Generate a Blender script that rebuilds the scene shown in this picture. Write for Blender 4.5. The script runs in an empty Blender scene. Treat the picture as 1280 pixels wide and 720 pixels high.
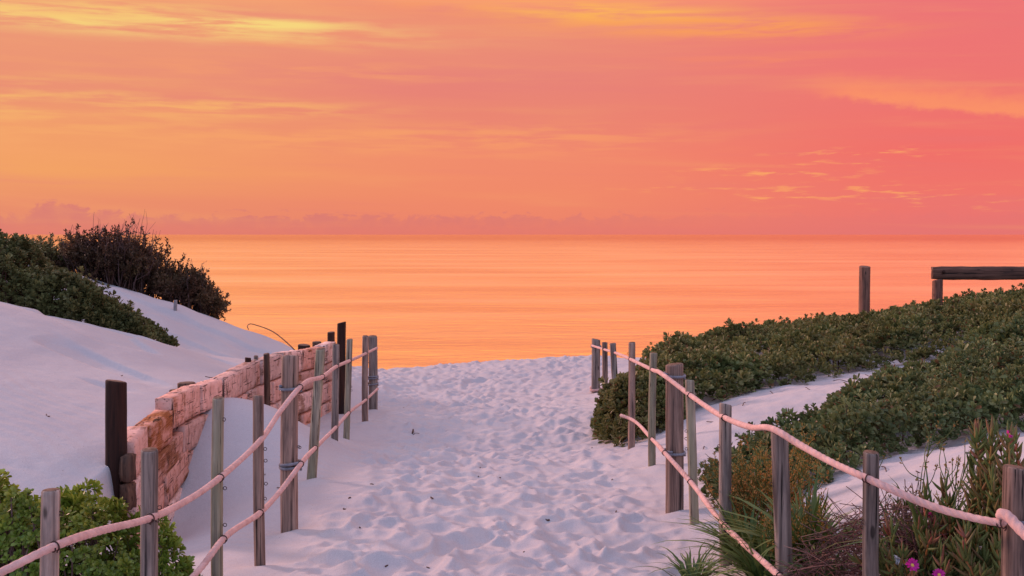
import bpy, math
import numpy as np
from mathutils import Vector, Matrix
R = math.radians
rng = np.random.default_rng(7)
scene = bpy.context.scene
COL = scene.collection

# ------------------------------------------------------------------ camera / scale
F = 1280 * 40.0 / 36.0          # focal length in photo pixels
CZ = 5.5                        # camera height above the sea
def at(px, py, d):              # a point seen in the photo, at a surveyed distance d
    return np.array([(px - 640.0) / F * d, d, CZ - (py - 293.0) / F * d])

cam_d = bpy.data.cameras.new('camera'); cam = bpy.data.objects.new('camera', cam_d); COL.objects.link(cam)
cam.location = (0, 0, CZ); cam.rotation_euler = (R(90), 0, 0)
cam_d.lens = 40; cam_d.sensor_width = 36; cam_d.shift_y = -67.0 / 1280.0
cam_d.clip_start = 0.05; cam_d.clip_end = 60000
scene.camera = cam

# ------------------------------------------------------------------ helpers
def tag(o, label=None, cat=None, group=None, kind=None):
    if label: o['label'] = label
    if cat: o['category'] = cat
    if group: o['group'] = group
    if kind: o['kind'] = kind
    return o
def thing(name, loc, label, cat, group=None):
    o = bpy.data.objects.new(name, None); COL.objects.link(o)
    o.empty_display_size = 0.1
    o.location = loc
    return tag(o, label, cat, group)
def link(name, me, parent=None, loc=None):
    o = bpy.data.objects.new(name, me); COL.objects.link(o)
    if parent is not None: o.parent = parent
    if loc is not None: o.location = loc
    return o
def mesh(name, V, Fc, m, smooth=True):
    """V (n,3); Fc list of arrays (k,3) / (k,4)"""
    V = np.asarray(V, np.float32)
    if isinstance(Fc, np.ndarray): Fc = [Fc]
    Fc = [np.asarray(f, np.int32) for f in Fc if len(f)]
    me = bpy.data.meshes.new(name)
    me.vertices.add(len(V)); me.vertices.foreach_set('co', V.ravel())
    li = np.concatenate([f.ravel() for f in Fc])
    tot = np.concatenate([np.full(len(f), f.shape[1], np.int32) for f in Fc])
    st = np.concatenate([[0], np.cumsum(tot)[:-1]]).astype(np.int32)
    me.loops.add(len(li)); me.loops.foreach_set('vertex_index', li)
    me.polygons.add(len(tot)); me.polygons.foreach_set('loop_start', st); me.polygons.foreach_set('loop_total', tot)
    me.polygons.foreach_set('use_smooth', np.full(len(tot), smooth, bool))
    me.update(calc_edges=True); me.validate()
    if m is not None: me.materials.append(m)
    return me
class MB:
    def __init__(s): s.V = []; s.F3 = []; s.F4 = []; s.n = 0
    def add(s, V, F3=None, F4=None):
        V = np.asarray(V, float)
        if F3 is not None and len(F3): s.F3.append(np.asarray(F3, np.int32) + s.n)
        if F4 is not None and len(F4): s.F4.append(np.asarray(F4, np.int32) + s.n)
        s.V.append(V); s.n += len(V)
    def build(s, name, m, smooth=True):
        fs = []
        if s.F3: fs.append(np.concatenate(s.F3))
        if s.F4: fs.append(np.concatenate(s.F4))
        return mesh(name, np.concatenate(s.V), fs, m, smooth)
def unit(v):
    v = np.asarray(v, float); return v / np.maximum(np.linalg.norm(v, axis=-1, keepdims=True), 1e-9)
def catmull(P, step):
    P = np.asarray(P, float)
    Q = np.vstack([2 * P[0] - P[1], P, 2 * P[-1] - P[-2]])
    out = []
    for i in range(len(P) - 1):
        p0, p1, p2, p3 = Q[i:i + 4]
        # centripetal form keeps long and short spans smooth
        t = [0.0]
        for a, b in ((p0, p1), (p1, p2), (p2, p3)): t.append(t[-1] + max(np.linalg.norm(b - a), 1e-6) ** 0.5)
        n = max(2, int(np.linalg.norm(p2 - p1) / step))
        tt = np.linspace(t[1], t[2], n, endpoint=False)[:, None]
        A1 = (t[1] - tt) / (t[1] - t[0]) * p0 + (tt - t[0]) / (t[1] - t[0]) * p1
        A2 = (t[2] - tt) / (t[2] - t[1]) * p1 + (tt - t[1]) / (t[2] - t[1]) * p2
        A3 = (t[3] - tt) / (t[3] - t[2]) * p2 + (tt - t[2]) / (t[3] - t[2]) * p3
        B1 = (t[2] - tt) / (t[2] - t[0]) * A1 + (tt - t[0]) / (t[2] - t[0]) * A2
        B2 = (t[3] - tt) / (t[3] - t[1]) * A2 + (tt - t[1]) / (t[3] - t[1]) * A3
        out.append((t[2] - tt) / (t[2] - t[1]) * B1 + (tt - t[1]) / (t[2] - t[1]) * B2)
    out.append(P[-1:])
    return np.vstack(out)
def tube(P, rad, n=8, strands=0, twist=0.0, groove=0.0, cap=True, closed=False):
    """sweep; returns V, F3, F4"""
    P = np.asarray(P, float); m = len(P)
    rad = np.broadcast_to(np.asarray(rad, float), (m,))
    T = unit(np.gradient(P, axis=0)) if not closed else unit(np.roll(P, -1, 0) - np.roll(P, 1, 0))
    u = np.cross(T[0], [0.31, 0.2, 0.93]); u /= np.linalg.norm(u)
    U = np.zeros_like(P)
    for i in range(m):
        u = u - T[i] * u.dot(T[i]); u /= np.linalg.norm(u); U[i] = u
    W = np.cross(T, U)
    a = np.linspace(0, 2 * math.pi, n, endpoint=False)
    s = np.concatenate([[0], np.cumsum(np.linalg.norm(np.diff(P, axis=0), axis=1))])
    rr = rad[:, None] * np.ones((1, n))
    if strands:
        ph = a[None, :] * strands / 2 - s[:, None] * twist * strands / 2
        rr = rr * (1 - groove + groove * np.abs(np.cos(ph)) ** 0.6)
    V = P[:, None] + rr[..., None] * (np.cos(a)[None, :, None] * U[:, None] + np.sin(a)[None, :, None] * W[:, None])
    V = V.reshape(-1, 3)
    mm = m if closed else m - 1
    i = np.arange(mm)[:, None] * n; j = np.arange(n)[None, :]; j2 = (j + 1) % n; i2 = ((np.arange(mm)[:, None] + 1) % m) * n
    F4 = np.stack([i + j, i + j2, i2 + j2, i2 + j], -1).reshape(-1, 4)
    F3 = np.zeros((0, 3), int)
    if cap and not closed:
        V = np.vstack([V, P[0], P[-1]]); c0 = m * n; c1 = c0 + 1
        j = np.arange(n); j2 = (j + 1) % n
        F3 = np.vstack([np.stack([np.full(n, c0), j2, j], -1), np.stack([np.full(n, c1), (m - 1) * n + j, (m - 1) * n + j2], -1)])
    return V, F3, F4
# --- gradient noise in numpy
_perm = np.random.default_rng(3).permutation(512)
_ga = np.random.default_rng(4).uniform(0, 2 * math.pi, 512)
def _h(i, j): return _perm[(_perm[i & 511] + j) & 511]
def gnoise(x, y):
    x = np.asarray(x, float); y = np.asarray(y, float)
    xi = np.floor(x).astype(int); yi = np.floor(y).astype(int); xf = x - xi; yf = y - yi
    u = xf ** 3 * (xf * (xf * 6 - 15) + 10); v = yf ** 3 * (yf * (yf * 6 - 15) + 10)
    def g(a, b):
        an = _ga[_h(xi + a, yi + b)]
        return np.cos(an) * (xf - a) + np.sin(an) * (yf - b)
    return 1.4 * ((g(0, 0) * (1 - u) + g(1, 0) * u) * (1 - v) + (g(0, 1) * (1 - u) + g(1, 1) * u) * v)
def fbm(x, y, o=4):
    r = 0; a = 1
    for k in range(o): r = r + a * gnoise(x * 2 ** k + 17.3 * k, y * 2 ** k - 9.1 * k); a *= .5
    return r
_wj = np.random.default_rng(5).uniform(0, 1, (512, 3))
def bowls(x, y, soft=6.0):
    """soft Worley: hollows that meet in ridges, like trampled dry sand"""
    xi = np.floor(x).astype(int); yi = np.floor(y).astype(int)
    acc = np.zeros_like(x)
    for a in (-1, 0, 1):
        for b in (-1, 0, 1):
            j = _wj[_h(xi + a, yi + b)]
            dx = xi + a + .1 + .8 * j[..., 0] - x; dy = yi + b + .1 + .8 * j[..., 1] - y
            acc += np.exp(-soft * ((dx * dx + dy * dy) * (0.7 + .8 * j[..., 2]) + .35 * j[..., 2] ** 2))
    return -np.log(acc + 1e-9) / soft
def smooth(a, b, x):
    t = np.clip((x - a) / (b - a), 0, 1); return t * t * (3 - 2 * t)

# ------------------------------------------------------------------ terrain (heights relative to the camera)
class TPS:
    def __init__(s, pts, lam=0.002):
        p = np.array(pts, float); s.c = p[:, :2]; z = p[:, 2]; n = len(p)
        K = s.k(s.c, s.c) + lam * np.eye(n); A = np.c_[np.ones(n), s.c]
        M = np.block([[K, A], [A.T, np.zeros((3, 3))]])
        s.w = np.linalg.solve(M, np.r_[z, 0, 0, 0])
    def k(s, a, b):
        r2 = ((a[:, None] - b[None]) ** 2).sum(-1); return 0.5 * r2 * np.log(r2 + 1e-9)
    def __call__(s, x, y):
        sh = np.shape(x); q = np.c_[np.ravel(x), np.ravel(y)]; out = np.empty(len(q))
        for i in range(0, len(q), 60000):
            c = q[i:i + 60000]; out[i:i + 60000] = s.k(c, s.c) @ s.w[:-3] + np.c_[np.ones(len(c)), c] @ s.w[-3:]
        return out.reshape(sh)
main_pts = [
 (-1.4,4,-1.80),(0,4,-1.80),(1.2,4,-1.75),(0,1,-1.65),(-3,1,-1.65),(3,1,-1.4),(0,-3,-1.6),(-5,-3,-1.6),(5,-3,-1.3),
 (0,6.3,-1.93),(-1,6.3,-1.94),(.9,6.3,-1.95),(0,8,-2.03),(-1.3,8,-1.97),(1.1,8.3,-2.05),(0,11,-2.22),(1.1,11,-2.18),(-1.5,11,-2.11),
 (0,14,-2.41),(-1.7,14,-2.37),(0,17,-2.56),(-1.9,16.3,-2.51),(1.4,17,-2.44),(0,20,-2.65),(0,24,-2.66),(-2.8,24,-2.73),(1.7,24,-2.57),(1.33,18.2,-2.5),
 (-1.58,9.2,-1.99),
 # drift between fence and wall
 (-2.62,10.8,-1.55),(-2.2,10.6,-1.70),(-1.75,10.2,-1.97),(-2.62,12.0,-2.0),(-2.6,13,-2.3),(-2.6,14.5,-2.42),(-2.5,16,-2.47),
 (-2.62,9.65,-2.07),(-2.62,9.15,-2.28),(-2.2,9.4,-2.08),(-2.62,8.3,-2.3),(-2.0,8.4,-2.05),(-1.8,7.2,-2.0),(-2.4,7,-2.05),(-2.2,5.5,-1.9),
 (-2.5,18,-2.6),(-3.5,24,-2.76),(-4.5,18,-2.5),(-5,24,-2.85),
 # right bank
 (1.86,11,-1.93),(2.42,12.3,-1.84),(3.16,12.5,-1.74),(5.2,14.5,-1.66),(2.66,10.5,-1.88),(4.7,12,-1.6),(2.58,7.5,-1.58),(2.75,8.4,-1.66),
 (2.08,5.8,-1.62),(2.35,5.5,-1.48),(1.36,5.7,-1.85),(1.3,7,-2.0),(1.25,9.5,-2.1),(4,7.5,-1.35),(4,5,-1.1),(6,10,-1.2),(8,14,-1.15),
 (8.1,18,-1.2),(5.6,18,-1.62),(3.3,18,-1.86),(2.5,17,-2.1),(2.14,16,-2.15),(.95,13.1,-2.34),(1.2,12,-2.24),(12,14,-.6),(12,20,-.8),
 (8,22,-1.9),(5,22,-2.3),(3,21,-2.45),(8,26,-3.0),(4,26,-2.95),(12,26,-2.6)]
left_pts = [
 (-2.8,8.3,-1.52),(-2.87,9.2,-1.46),(-2.9,10.5,-1.45),(-2.9,12,-1.52),(-2.8,14,-1.68),(-2.7,16,-1.85),
 (-5.4,12,-.76),(-4.75,12.5,-.967),(-4.02,13,-1.25),(-3.3,13.3,-1.55),(-7,11.5,-.38),(-9,11,-.1),
 (-4.07,9.5,-1.24),(-4.18,11,-1.17),(-3.6,8,-1.52),(-3.14,7.8,-1.60),(-5.5,9.5,-1.0),(-5.5,7.5,-1.45),
 (-3,7.1,-1.80),(-3.8,7.0,-1.76),(-2.6,6,-1.9),(-3.5,4.5,-1.8),(-6,5,-1.7),(-4,1,-1.7),(-8,7,-1.2),
 (-5.5,14.5,-1.2),(-4,16,-1.76),(-7,14.5,-1.0),(-3.5,17,-1.95),(-9,14,-.6),
 (-7.28,19,-.695),(-6.4,19,-.96),(-5.48,19,-1.23),(-4.8,19,-1.5),(-4.14,19,-1.72),(-3.58,19,-1.94),(-9,19,-.4),
 (-5.5,16.8,-1.5),(-4.6,17,-1.72),(-6.6,16.8,-1.25),
 (-7.5,22,-1.5),(-5.5,22,-2.0),(-4,22,-2.4),(-9.5,22,-1.2),(-3,21,-2.5),(-8,26,-2.9),(-5,26,-2.9),(-2.6,18.5,-2.2)]
T_main = TPS(main_pts); T_left = TPS(left_pts)
def wall_x(d):     # plan line of the wall's path-side face
    d = np.asarray(d, float)
    return -2.70 + 0.20 * smooth(13.5, 16.2, d) - .10 * np.exp(-((d - 10.4) / 1.2) ** 2) + .06 * smooth(8.6, 7.8, d)
def H0(x, d):
    x = np.asarray(x, float); d = np.asarray(d, float)
    dd = np.clip(d, -3, 26); xx = np.clip(x, -13, 13)
    w = 0.05 + np.clip(8.0 - d, 0, 4) * .9 + np.clip(d - 16, 0, 8) * .8
    xw = wall_x(d) - .125 + np.clip(8.0 - d, 0, 4) * .25
    t = smooth(xw - w / 2, xw + w / 2, x)
    z = T_left(np.minimum(xx, xw + .1), dd) * (1 - t) + T_main(np.maximum(xx, xw - .1), dd) * t
    sp = np.logaddexp(0, (d - 24.2) * 3.0) / 3.0
    z = z - .20 * sp - 0.0015 * np.clip(d - 26, 0, 60) ** 2
    return np.maximum(z, -7.5 + .001 * d)
POST_XD = [(-1.61, 5.1), (-1.55, 6.0), (-1.48, 6.7), (-1.48, 7.6), (-1.62, 9.2), (-1.72, 11.0), (-1.75, 12.0), (-1.87, 14.5), (-1.96, 16.0), (1.21, 11.5), (1.275, 10.3), (1.185, 8.3), (1.25, 7.8), (1.27, 6.7), (1.37, 5.7)]
def path_mask(x, d):
    l = np.where(d < 16, -1.35 - .055 * np.clip(d - 8, 0, 8), -1.8 - .35 * (d - 16)); r = np.where(d < 18, 1.15 + 0 * d, 1.15 + .2 * (d - 18))
    wob = .25 * gnoise(x * .9, d * .6)
    return smooth(l - .25, l + .45, x + wob) * smooth(r + .2, r - .4, x + wob)
def detail(x, d):
    pm = path_mask(x, d)
    wx = x + .10 * gnoise(x * 2.3 + 5, d * 2.3); wy = d + .10 * gnoise(x * 2.3 - 7, d * 2.3 + 3)
    # footprints
    b1 = bowls(wx / .18, wy / .22, 11.0); b2 = bowls(wx / .10 + 31, wy / .12 + 9, 14.0)
    amp = .84 + .28 * np.clip(gnoise(x * .7 + 3, d * .5) * 1.4 + .4, 0, 1)
    h = pm * amp * (.084 * b1 + .042 * b2 + .018 * fbm(x * 1.7, d * 1.7, 3) + .006 * fbm(x * 9, d * 9, 2))
    # softer hollows on the bank
    bank = (1 - pm) * smooth(1.0, 1.5, x)
    h = h + bank * (.030 * fbm(x * 1.6, d * 1.6, 4) + .018 * (bowls(wx / .3, wy / .36, 5.) + .05))
    # wind-smoothed dunes
    dune = (1 - pm) * smooth(-1.0, -1.6, x)
    wr = fbm(x * .55 + .25 * d, d * .30 - .1 * x, 3)
    h = h + dune * (.028 * wr + .006 * fbm(x * 3, d * 2, 2))
    sc = smooth(.18, .30, gnoise(x * .55 + 3.1, d * 1.6 + x * .5)) * smooth(-3.0, -3.6, x)      # shallow wind scoops
    h = h - .045 * sc
    rip = np.sin((x * .55 + d * 1.0 + .25 * gnoise(x * .8, d * .8)) * 2 * math.pi / .16) * smooth(-.1, .4, gnoise(x * .45 + 9, d * .5 + 2))
    h = h + dune * .0028 * rip * smooth(20, 12, d)
    for (qx, qd) in POST_XD:      # sand scoured and banked at the foot of each post
        r2 = (x - qx - .03) ** 2 + (d - qd + .05) ** 2
        h = h + .030 * np.exp(-r2 / .018) - .022 * np.exp(-((x - qx) ** 2 + (d - qd - .12) ** 2) / .02)
    far = smooth(14.5, 16.5, d) * smooth(-3.0, -4.0, x)
    h = h + far * .07 * np.abs(gnoise(x * 1.1 + .55 * d, d * .55 - .35 * x)) - far * .02
    return h
def H(x, d): return H0(x, d) + detail(np.asarray(x, float), np.asarray(d, float))
def gz(x, d): return float(H(np.array([x]), np.array([d]))[0]) + CZ

rows = [np.linspace(-12, 3.2, 40, endpoint=False)]
n_f = int(math.log(29 / 3.2) / .0034); rows.append(3.2 * np.exp(np.linspace(0, math.log(29 / 3.2), n_f, endpoint=False)))
rows.append(29 * np.exp(np.linspace(0, math.log(400 / 29.), 60)))
D = np.concatenate(rows)
tt = np.concatenate([-1 - 8 * np.linspace(1, 0, 40, endpoint=False) ** 2, np.linspace(-1, 1, 760), 1 + 8 * np.linspace(0, 1, 41)[1:] ** 2])
half = np.maximum(.50 * D + 1.6, 3.2)
X = tt[None, :] * half[:, None]; DD = np.repeat(D[:, None], len(tt), 1)
Z = H(X, DD) + CZ
V = np.stack([X, DD, Z], -1).reshape(-1, 3)
nr, nc = X.shape
i = (np.arange(nr - 1)[:, None] * nc + np.arange(nc - 1)[None]).reshape(-1)
Fq = np.stack([i, i + 1, i + 1 + nc, i + nc], -1)

# ------------------------------------------------------------------ materials
def newmat(name):
    m = bpy.data.materials.new(name); m.use_nodes = True
    nt = m.node_tree; nt.nodes.clear()
    o = nt.nodes.new('ShaderNodeOutputMaterial'); p = nt.nodes.new('ShaderNodeBsdfPrincipled')
    nt.links.new(p.outputs[0], o.inputs[0])
    return m, nt, p, o
class NT:
    def __init__(s, nt): s.nt = nt
    def n(s, t, **kw):
        x = s.nt.nodes.new('ShaderNode' + t)
        for k, v in kw.items(): setattr(x, k, v)
        return x
    def l(s, a, b): s.nt.links.new(a, b)
    def setin(s, node, idx, v):
        if hasattr(v, 'is_linked') or isinstance(v, bpy.types.NodeSocket): s.l(v, node.inputs[idx])
        else: node.inputs[idx].default_value = v
    def math(s, op, a, b=None, c=None, clamp=False):
        x = s.n('Math', operation=op, use_clamp=clamp); s.setin(x, 0, a)
        if b is not None: s.setin(x, 1, b)
        if c is not None: s.setin(x, 2, c)
        return x.outputs[0]
    def noise(s, vec, scale, detail=4, rough=.55, dim='3D', dist=0.0):
        x = s.n('TexNoise', noise_dimensions=dim); x.inputs['Scale'].default_value = scale; x.inputs['Detail'].default_value = detail
        x.inputs['Roughness'].default_value = rough; x.inputs['Distortion'].default_value = dist
        if vec is not None: s.l(vec, x.inputs['Vector'])
        return x.outputs[0]
    def mapr(s, v, a, b, c=0., d=1., smoothst=True):
        x = s.n('MapRange', interpolation_type='SMOOTHSTEP' if smoothst else 'LINEAR'); s.setin(x, 0, v)
        for k, q in zip((1, 2, 3, 4), (a, b, c, d)): s.setin(x, k, q)
        return x.outputs[0]
    def mix(s, fac, a, b, blend='MIX'):
        x = s.n('Mix', data_type='RGBA', blend_type=blend); s.setin(x, 0, fac)
        for k, q in ((6, a), (7, b)):
            if isinstance(q, (tuple, list)): x.inputs[k].default_value = tuple(q) + (1,) if len(q) == 3 else q
            else: s.l(q, x.inputs[k])
        return x.outputs[2]
    def ramp(s, fac, stops, interp='LINEAR'):
        x = s.n('ValToRGB'); cr = x.color_ramp; cr.interpolation = interp
        while len(cr.elements) < len(stops): cr.elements.new(.5)
        for e, (p, c) in zip(cr.elements, stops): e.position = p; e.color = tuple(c) + (1,)
        s.l(fac, x.inputs[0]); return x.outputs[0]
    def mapping(s, vec, scale=(1, 1, 1), loc=(0, 0, 0), rot=(0, 0, 0)):
        x = s.n('Mapping'); s.l(vec, x.inputs[0]); s.setin(x, 1, loc); x.inputs[2].default_value = rot; x.inputs[3].default_value = scale
        return x.outputs[0]
    def bump(s, h, strength, dist, normal=None):
        x = s.n('Bump'); x.inputs['Strength'].default_value = strength; x.inputs['Distance'].default_value = dist; s.l(h, x.inputs['Height'])
        if normal is not None: s.l(normal, x.inputs['Normal'])
        return x.outputs[0]
def lin(r, g, b):
    f = lambda c: c / 12.92 if c <= .04045 else ((c + .055) / 1.055) ** 2.4
    return (f(r / 255), f(g / 255), f(b / 255))

def sand_mat():
    m, nt, p, o = newmat('pale_dune_sand'); k = NT(nt)
    pos = k.n('NewGeometry').outputs['Position']
    big = k.noise(pos, .8, 4); fine = k.noise(pos, 160, 3, .7); mid = k.noise(pos, 9, 4, .6); speck = k.noise(pos, 55, 2, .5)
    c = k.ramp(big, [(.3, (.50, .475, .50)), (.7, (.58, .55, .56))])
    c = k.mix(k.mapr(fine, .35, .7), c, k.mix(.5, c, (.34, .31, .33)))
    c = k.mix(k.mapr(speck, .73, .80), c, (.22, .17, .15))
    k.l(c, p.inputs['Base Color']); p.inputs['Roughness'].default_value = 1; p.inputs['Specular IOR Level'].default_value = .05
    h = k.math('ADD', k.math('MULTIPLY', mid, .010), k.math('MULTIPLY', fine, .0022))
    k.l(k.bump(h, .8, 1.0), p.inputs['Normal'])
    return m
def wood_mat(name, dark, light, mossy=None, crack=1.0, rough=.85):
    m, nt, p, o = newmat(name); k = NT(nt)
    oc = k.n('TexCoord').outputs['Object']; rnd = k.n('ObjectInfo').outputs['Random']
    off = k.n('CombineXYZ'); k.l(k.math('MULTIPLY', rnd, 37.), off.inputs[0]); k.l(k.math('MULTIPLY', rnd, 61.), off.inputs[2])
    v = k.n('VectorMath', operation='ADD'); k.l(oc, v.inputs[0]); k.l(off.outputs[0], v.inputs[1]); v = v.outputs[0]
    grain = k.noise(k.mapping(v, (38, 38, 1.6)), 1.0, 6, .65, dist=.6)
    line = k.noise(k.mapping(v, (75, 75, 1.1)), 1.0, 4, .6)
    blotch = k.noise(k.mapping(v, (9, 9, 3.0)), 1.0, 4, .6)
    c = k.ramp(grain, [(.34, dark), (.66, light)])
    c = k.mix(k.mapr(blotch, .45, .75, 0, .6), c, tuple(.55 * x + .02 for x in dark))
    if mossy: c = k.mix(k.mapr(k.noise(k.mapping(v, (12, 12, 2)), 1.0, 3), .4, .65, 0, .75), c, mossy)
    ck = k.mapr(line, .395, .34)
    c = k.mix(k.math('MULTIPLY', ck, crack), c, (.012, .009, .009))
    knot = k.n('TexVoronoi'); k.l(k.mapping(v, (9, 9, 3.2)), knot.inputs['Vector']); knot.inputs['Scale'].default_value = 1
    c = k.mix(k.mapr(knot.outputs['Distance'], .13, .07, 0, .8), c, (.02, .014, .012))
    tone = k.mapr(rnd, 0, 1, .72, 1.35, False)
    hsv = k.n('HueSaturation'); k.l(c, hsv.inputs['Color']); k.l(tone, hsv.inputs['Value'])
    k.l(hsv.outputs[0], p.inputs['Base Color']); p.inputs['Roughness'].default_value = rough; p.inputs['Specular IOR Level'].default_value = .25
    h = k.math('SUBTRACT', k.math('MULTIPLY', grain, .6), k.math('MULTIPLY', ck, .8))
    k.l(k.bump(h, .7, .006), p.inputs['Normal'])
    return m
def wall_mat(name, rawness):
    m, nt, p, o = newmat(name); k = NT(nt)
    oc = k.n('TexCoord').outputs['Object']; rnd = k.n('ObjectInfo').outputs['Random']
    off = k.n('CombineXYZ'); k.l(k.math('MULTIPLY', rnd, 37.), off.inputs[0]); k.l(k.math('MULTIPLY', rnd, 91.), off.inputs[2])
    v = k.n('VectorMath', operation='ADD'); k.l(oc, v.inputs[0]); k.l(off.outputs[0], v.inputs[1]); v = v.outputs[0]
    grain = k.noise(k.mapping(v, (3.2, 30, 30)), 1.0, 6, .65, dist=1.2)
    rings = k.n('TexWave', wave_type='BANDS', bands_direction='Z'); k.l(k.mapping(v, (1.2, 10, 16)), rings.inputs[0])
    rings.inputs['Scale'].default_value = 1.3; rings.inputs['Distortion'].default_value = 5; rings.inputs['Detail'].default_value = 3
    wood = k.ramp(grain, [(.3, (.28, .105, .06)), (.7, (.60, .30, .18))])
    wood = k.mix(k.math('MULTIPLY', rings.outputs[1], .45), wood, (.10, .032, .018))
    paintn = k.noise(k.mapping(v, (3.5, 5, 6)), 1.0, 4, .55)
    paint = k.mapr(k.math('ADD', paintn, k.math('MULTIPLY', grain, .35)), .47 + rawness, .66 + rawness)
    pc = k.ramp(k.noise(k.mapping(v, (12, 12, 14)), 1., 4), [(.3, (.62, .33, .27)), (.7, (.82, .50, .43))])
    c = k.mix(paint, wood, pc)
    vc = k.noise(k.mapping(v, (46, 20, 5)), 1.0, 4, .6); hc = k.noise(k.mapping(v, (3.2, 30, 62)), 1.0, 4, .6); wh = k.noise(k.mapping(v, (3, 3, 3)), 1., 3)
    wide = k.mapr(wh, .35, .7, -.02, .055)
    ck = k.math('MAXIMUM', k.mapr(k.math('SUBTRACT', vc, wide), .375, .325), k.mapr(k.math('SUBTRACT', hc, wide), .365, .32))
    hs = k.n('HueSaturation'); k.l(c, hs.inputs['Color']); k.l(k.mapr(rnd, 0, 1, .72, 1.15, False), hs.inputs['Value'])
    k.l(k.mapr(k.math('FRACT', k.math('MULTIPLY', rnd, 7.3)), 0, 1, .75, 1.2, False), hs.inputs['Saturation']); c = hs.outputs[0]
    c = k.mix(k.math('MULTIPLY', ck, .9), c, (.030, .012, .010))
    k.l(c, p.inputs['Base Color']); p.inputs['Roughness'].default_value = .9; p.inputs['Specular IOR Level'].default_value = .2
    h = k.math('SUBTRACT', k.math('ADD', k.math('MULTIPLY', grain, .5), k.math('MULTIPLY', paint, .25)), k.math('MULTIPLY', ck, .9))
    k.l(k.bump(h, .9, .010), p.inputs['Normal'])
    return m
def rope_mat(name, a, b):
    m, nt, p, o = newmat(name); k = NT(nt)
    pos = k.n('TexCoord').outputs['Object']
    n1 = k.noise(pos, 18, 4); n2 = k.noise(pos, 260, 3, .7)
    c = k.ramp(n1, [(.3, a), (.7, b)]); c = k.mix(k.mapr(n2, .5, .75, 0, .5), c, tuple(.45 * x for x in a))
    k.l(c, p.inputs['Base Color']); p.inputs['Roughness'].default_value = .9; p.inputs['Specular IOR Level'].default_value = .15
    k.l(k.bump(n2, .5, .004), p.inputs['Normal'])
    return m
def leaf_mat(name, stops, transl=.2, rough=.5, spec=.3, dead=False):
    m, nt, p, o = newmat(name); k = NT(nt)
    g = k.n('NewGeometry'); rnd = g.outputs['Random Per Island']
    pos = g.outputs['Position']; clump = k.noise(pos, 2.2, 3)
    fac = k.math('ADD', k.math('MULTIPLY', rnd, .6), k.math('MULTIPLY', k.mapr(clump, .3, .7), .4))
    c = k.ramp(fac, stops)
    patch = k.noise(pos, .75, 4, .6)
    hs = k.n('HueSaturation'); k.l(c, hs.inputs['Color']); k.l(k.mapr(patch, .3, .7, .462, .515), hs.inputs['Hue']); k.l(k.mapr(k.noise(pos, 1.3, 3), .3, .7, .75, 1.25), hs.inputs['Value']); c = hs.outputs[0]
    if dead: c = k.mix(k.mapr(rnd, .955, .965), c, (.20, .10, .045))
    k.l(c, p.inputs['Base Color']); p.inputs['Roughness'].default_value = rough; p.inputs['Specular IOR Level'].default_value = spec
    t = k.n('BsdfTranslucent'); k.l(c, t.inputs[0]); mx = k.n('MixShader'); mx.inputs[0].default_value = transl
    k.l(p.outputs[0], mx.inputs[1]); k.l(t.outputs[0], mx.inputs[2]); k.l(mx.outputs[0], o.inputs[0])
    return m
def plain_mat(name, a, b, scale=20, rough=.8, spec=.2):
    m, nt, p, o = newmat(name); k = NT(nt)
    c = k.ramp(k.noise(k.n('TexCoord').outputs['Object'], scale, 4), [(.3, a), (.7, b)])
    k.l(c, p.inputs['Base Color']); p.inputs['Roughness'].default_value = rough; p.inputs['Specular IOR Level'].default_value = spec
    return m
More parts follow.
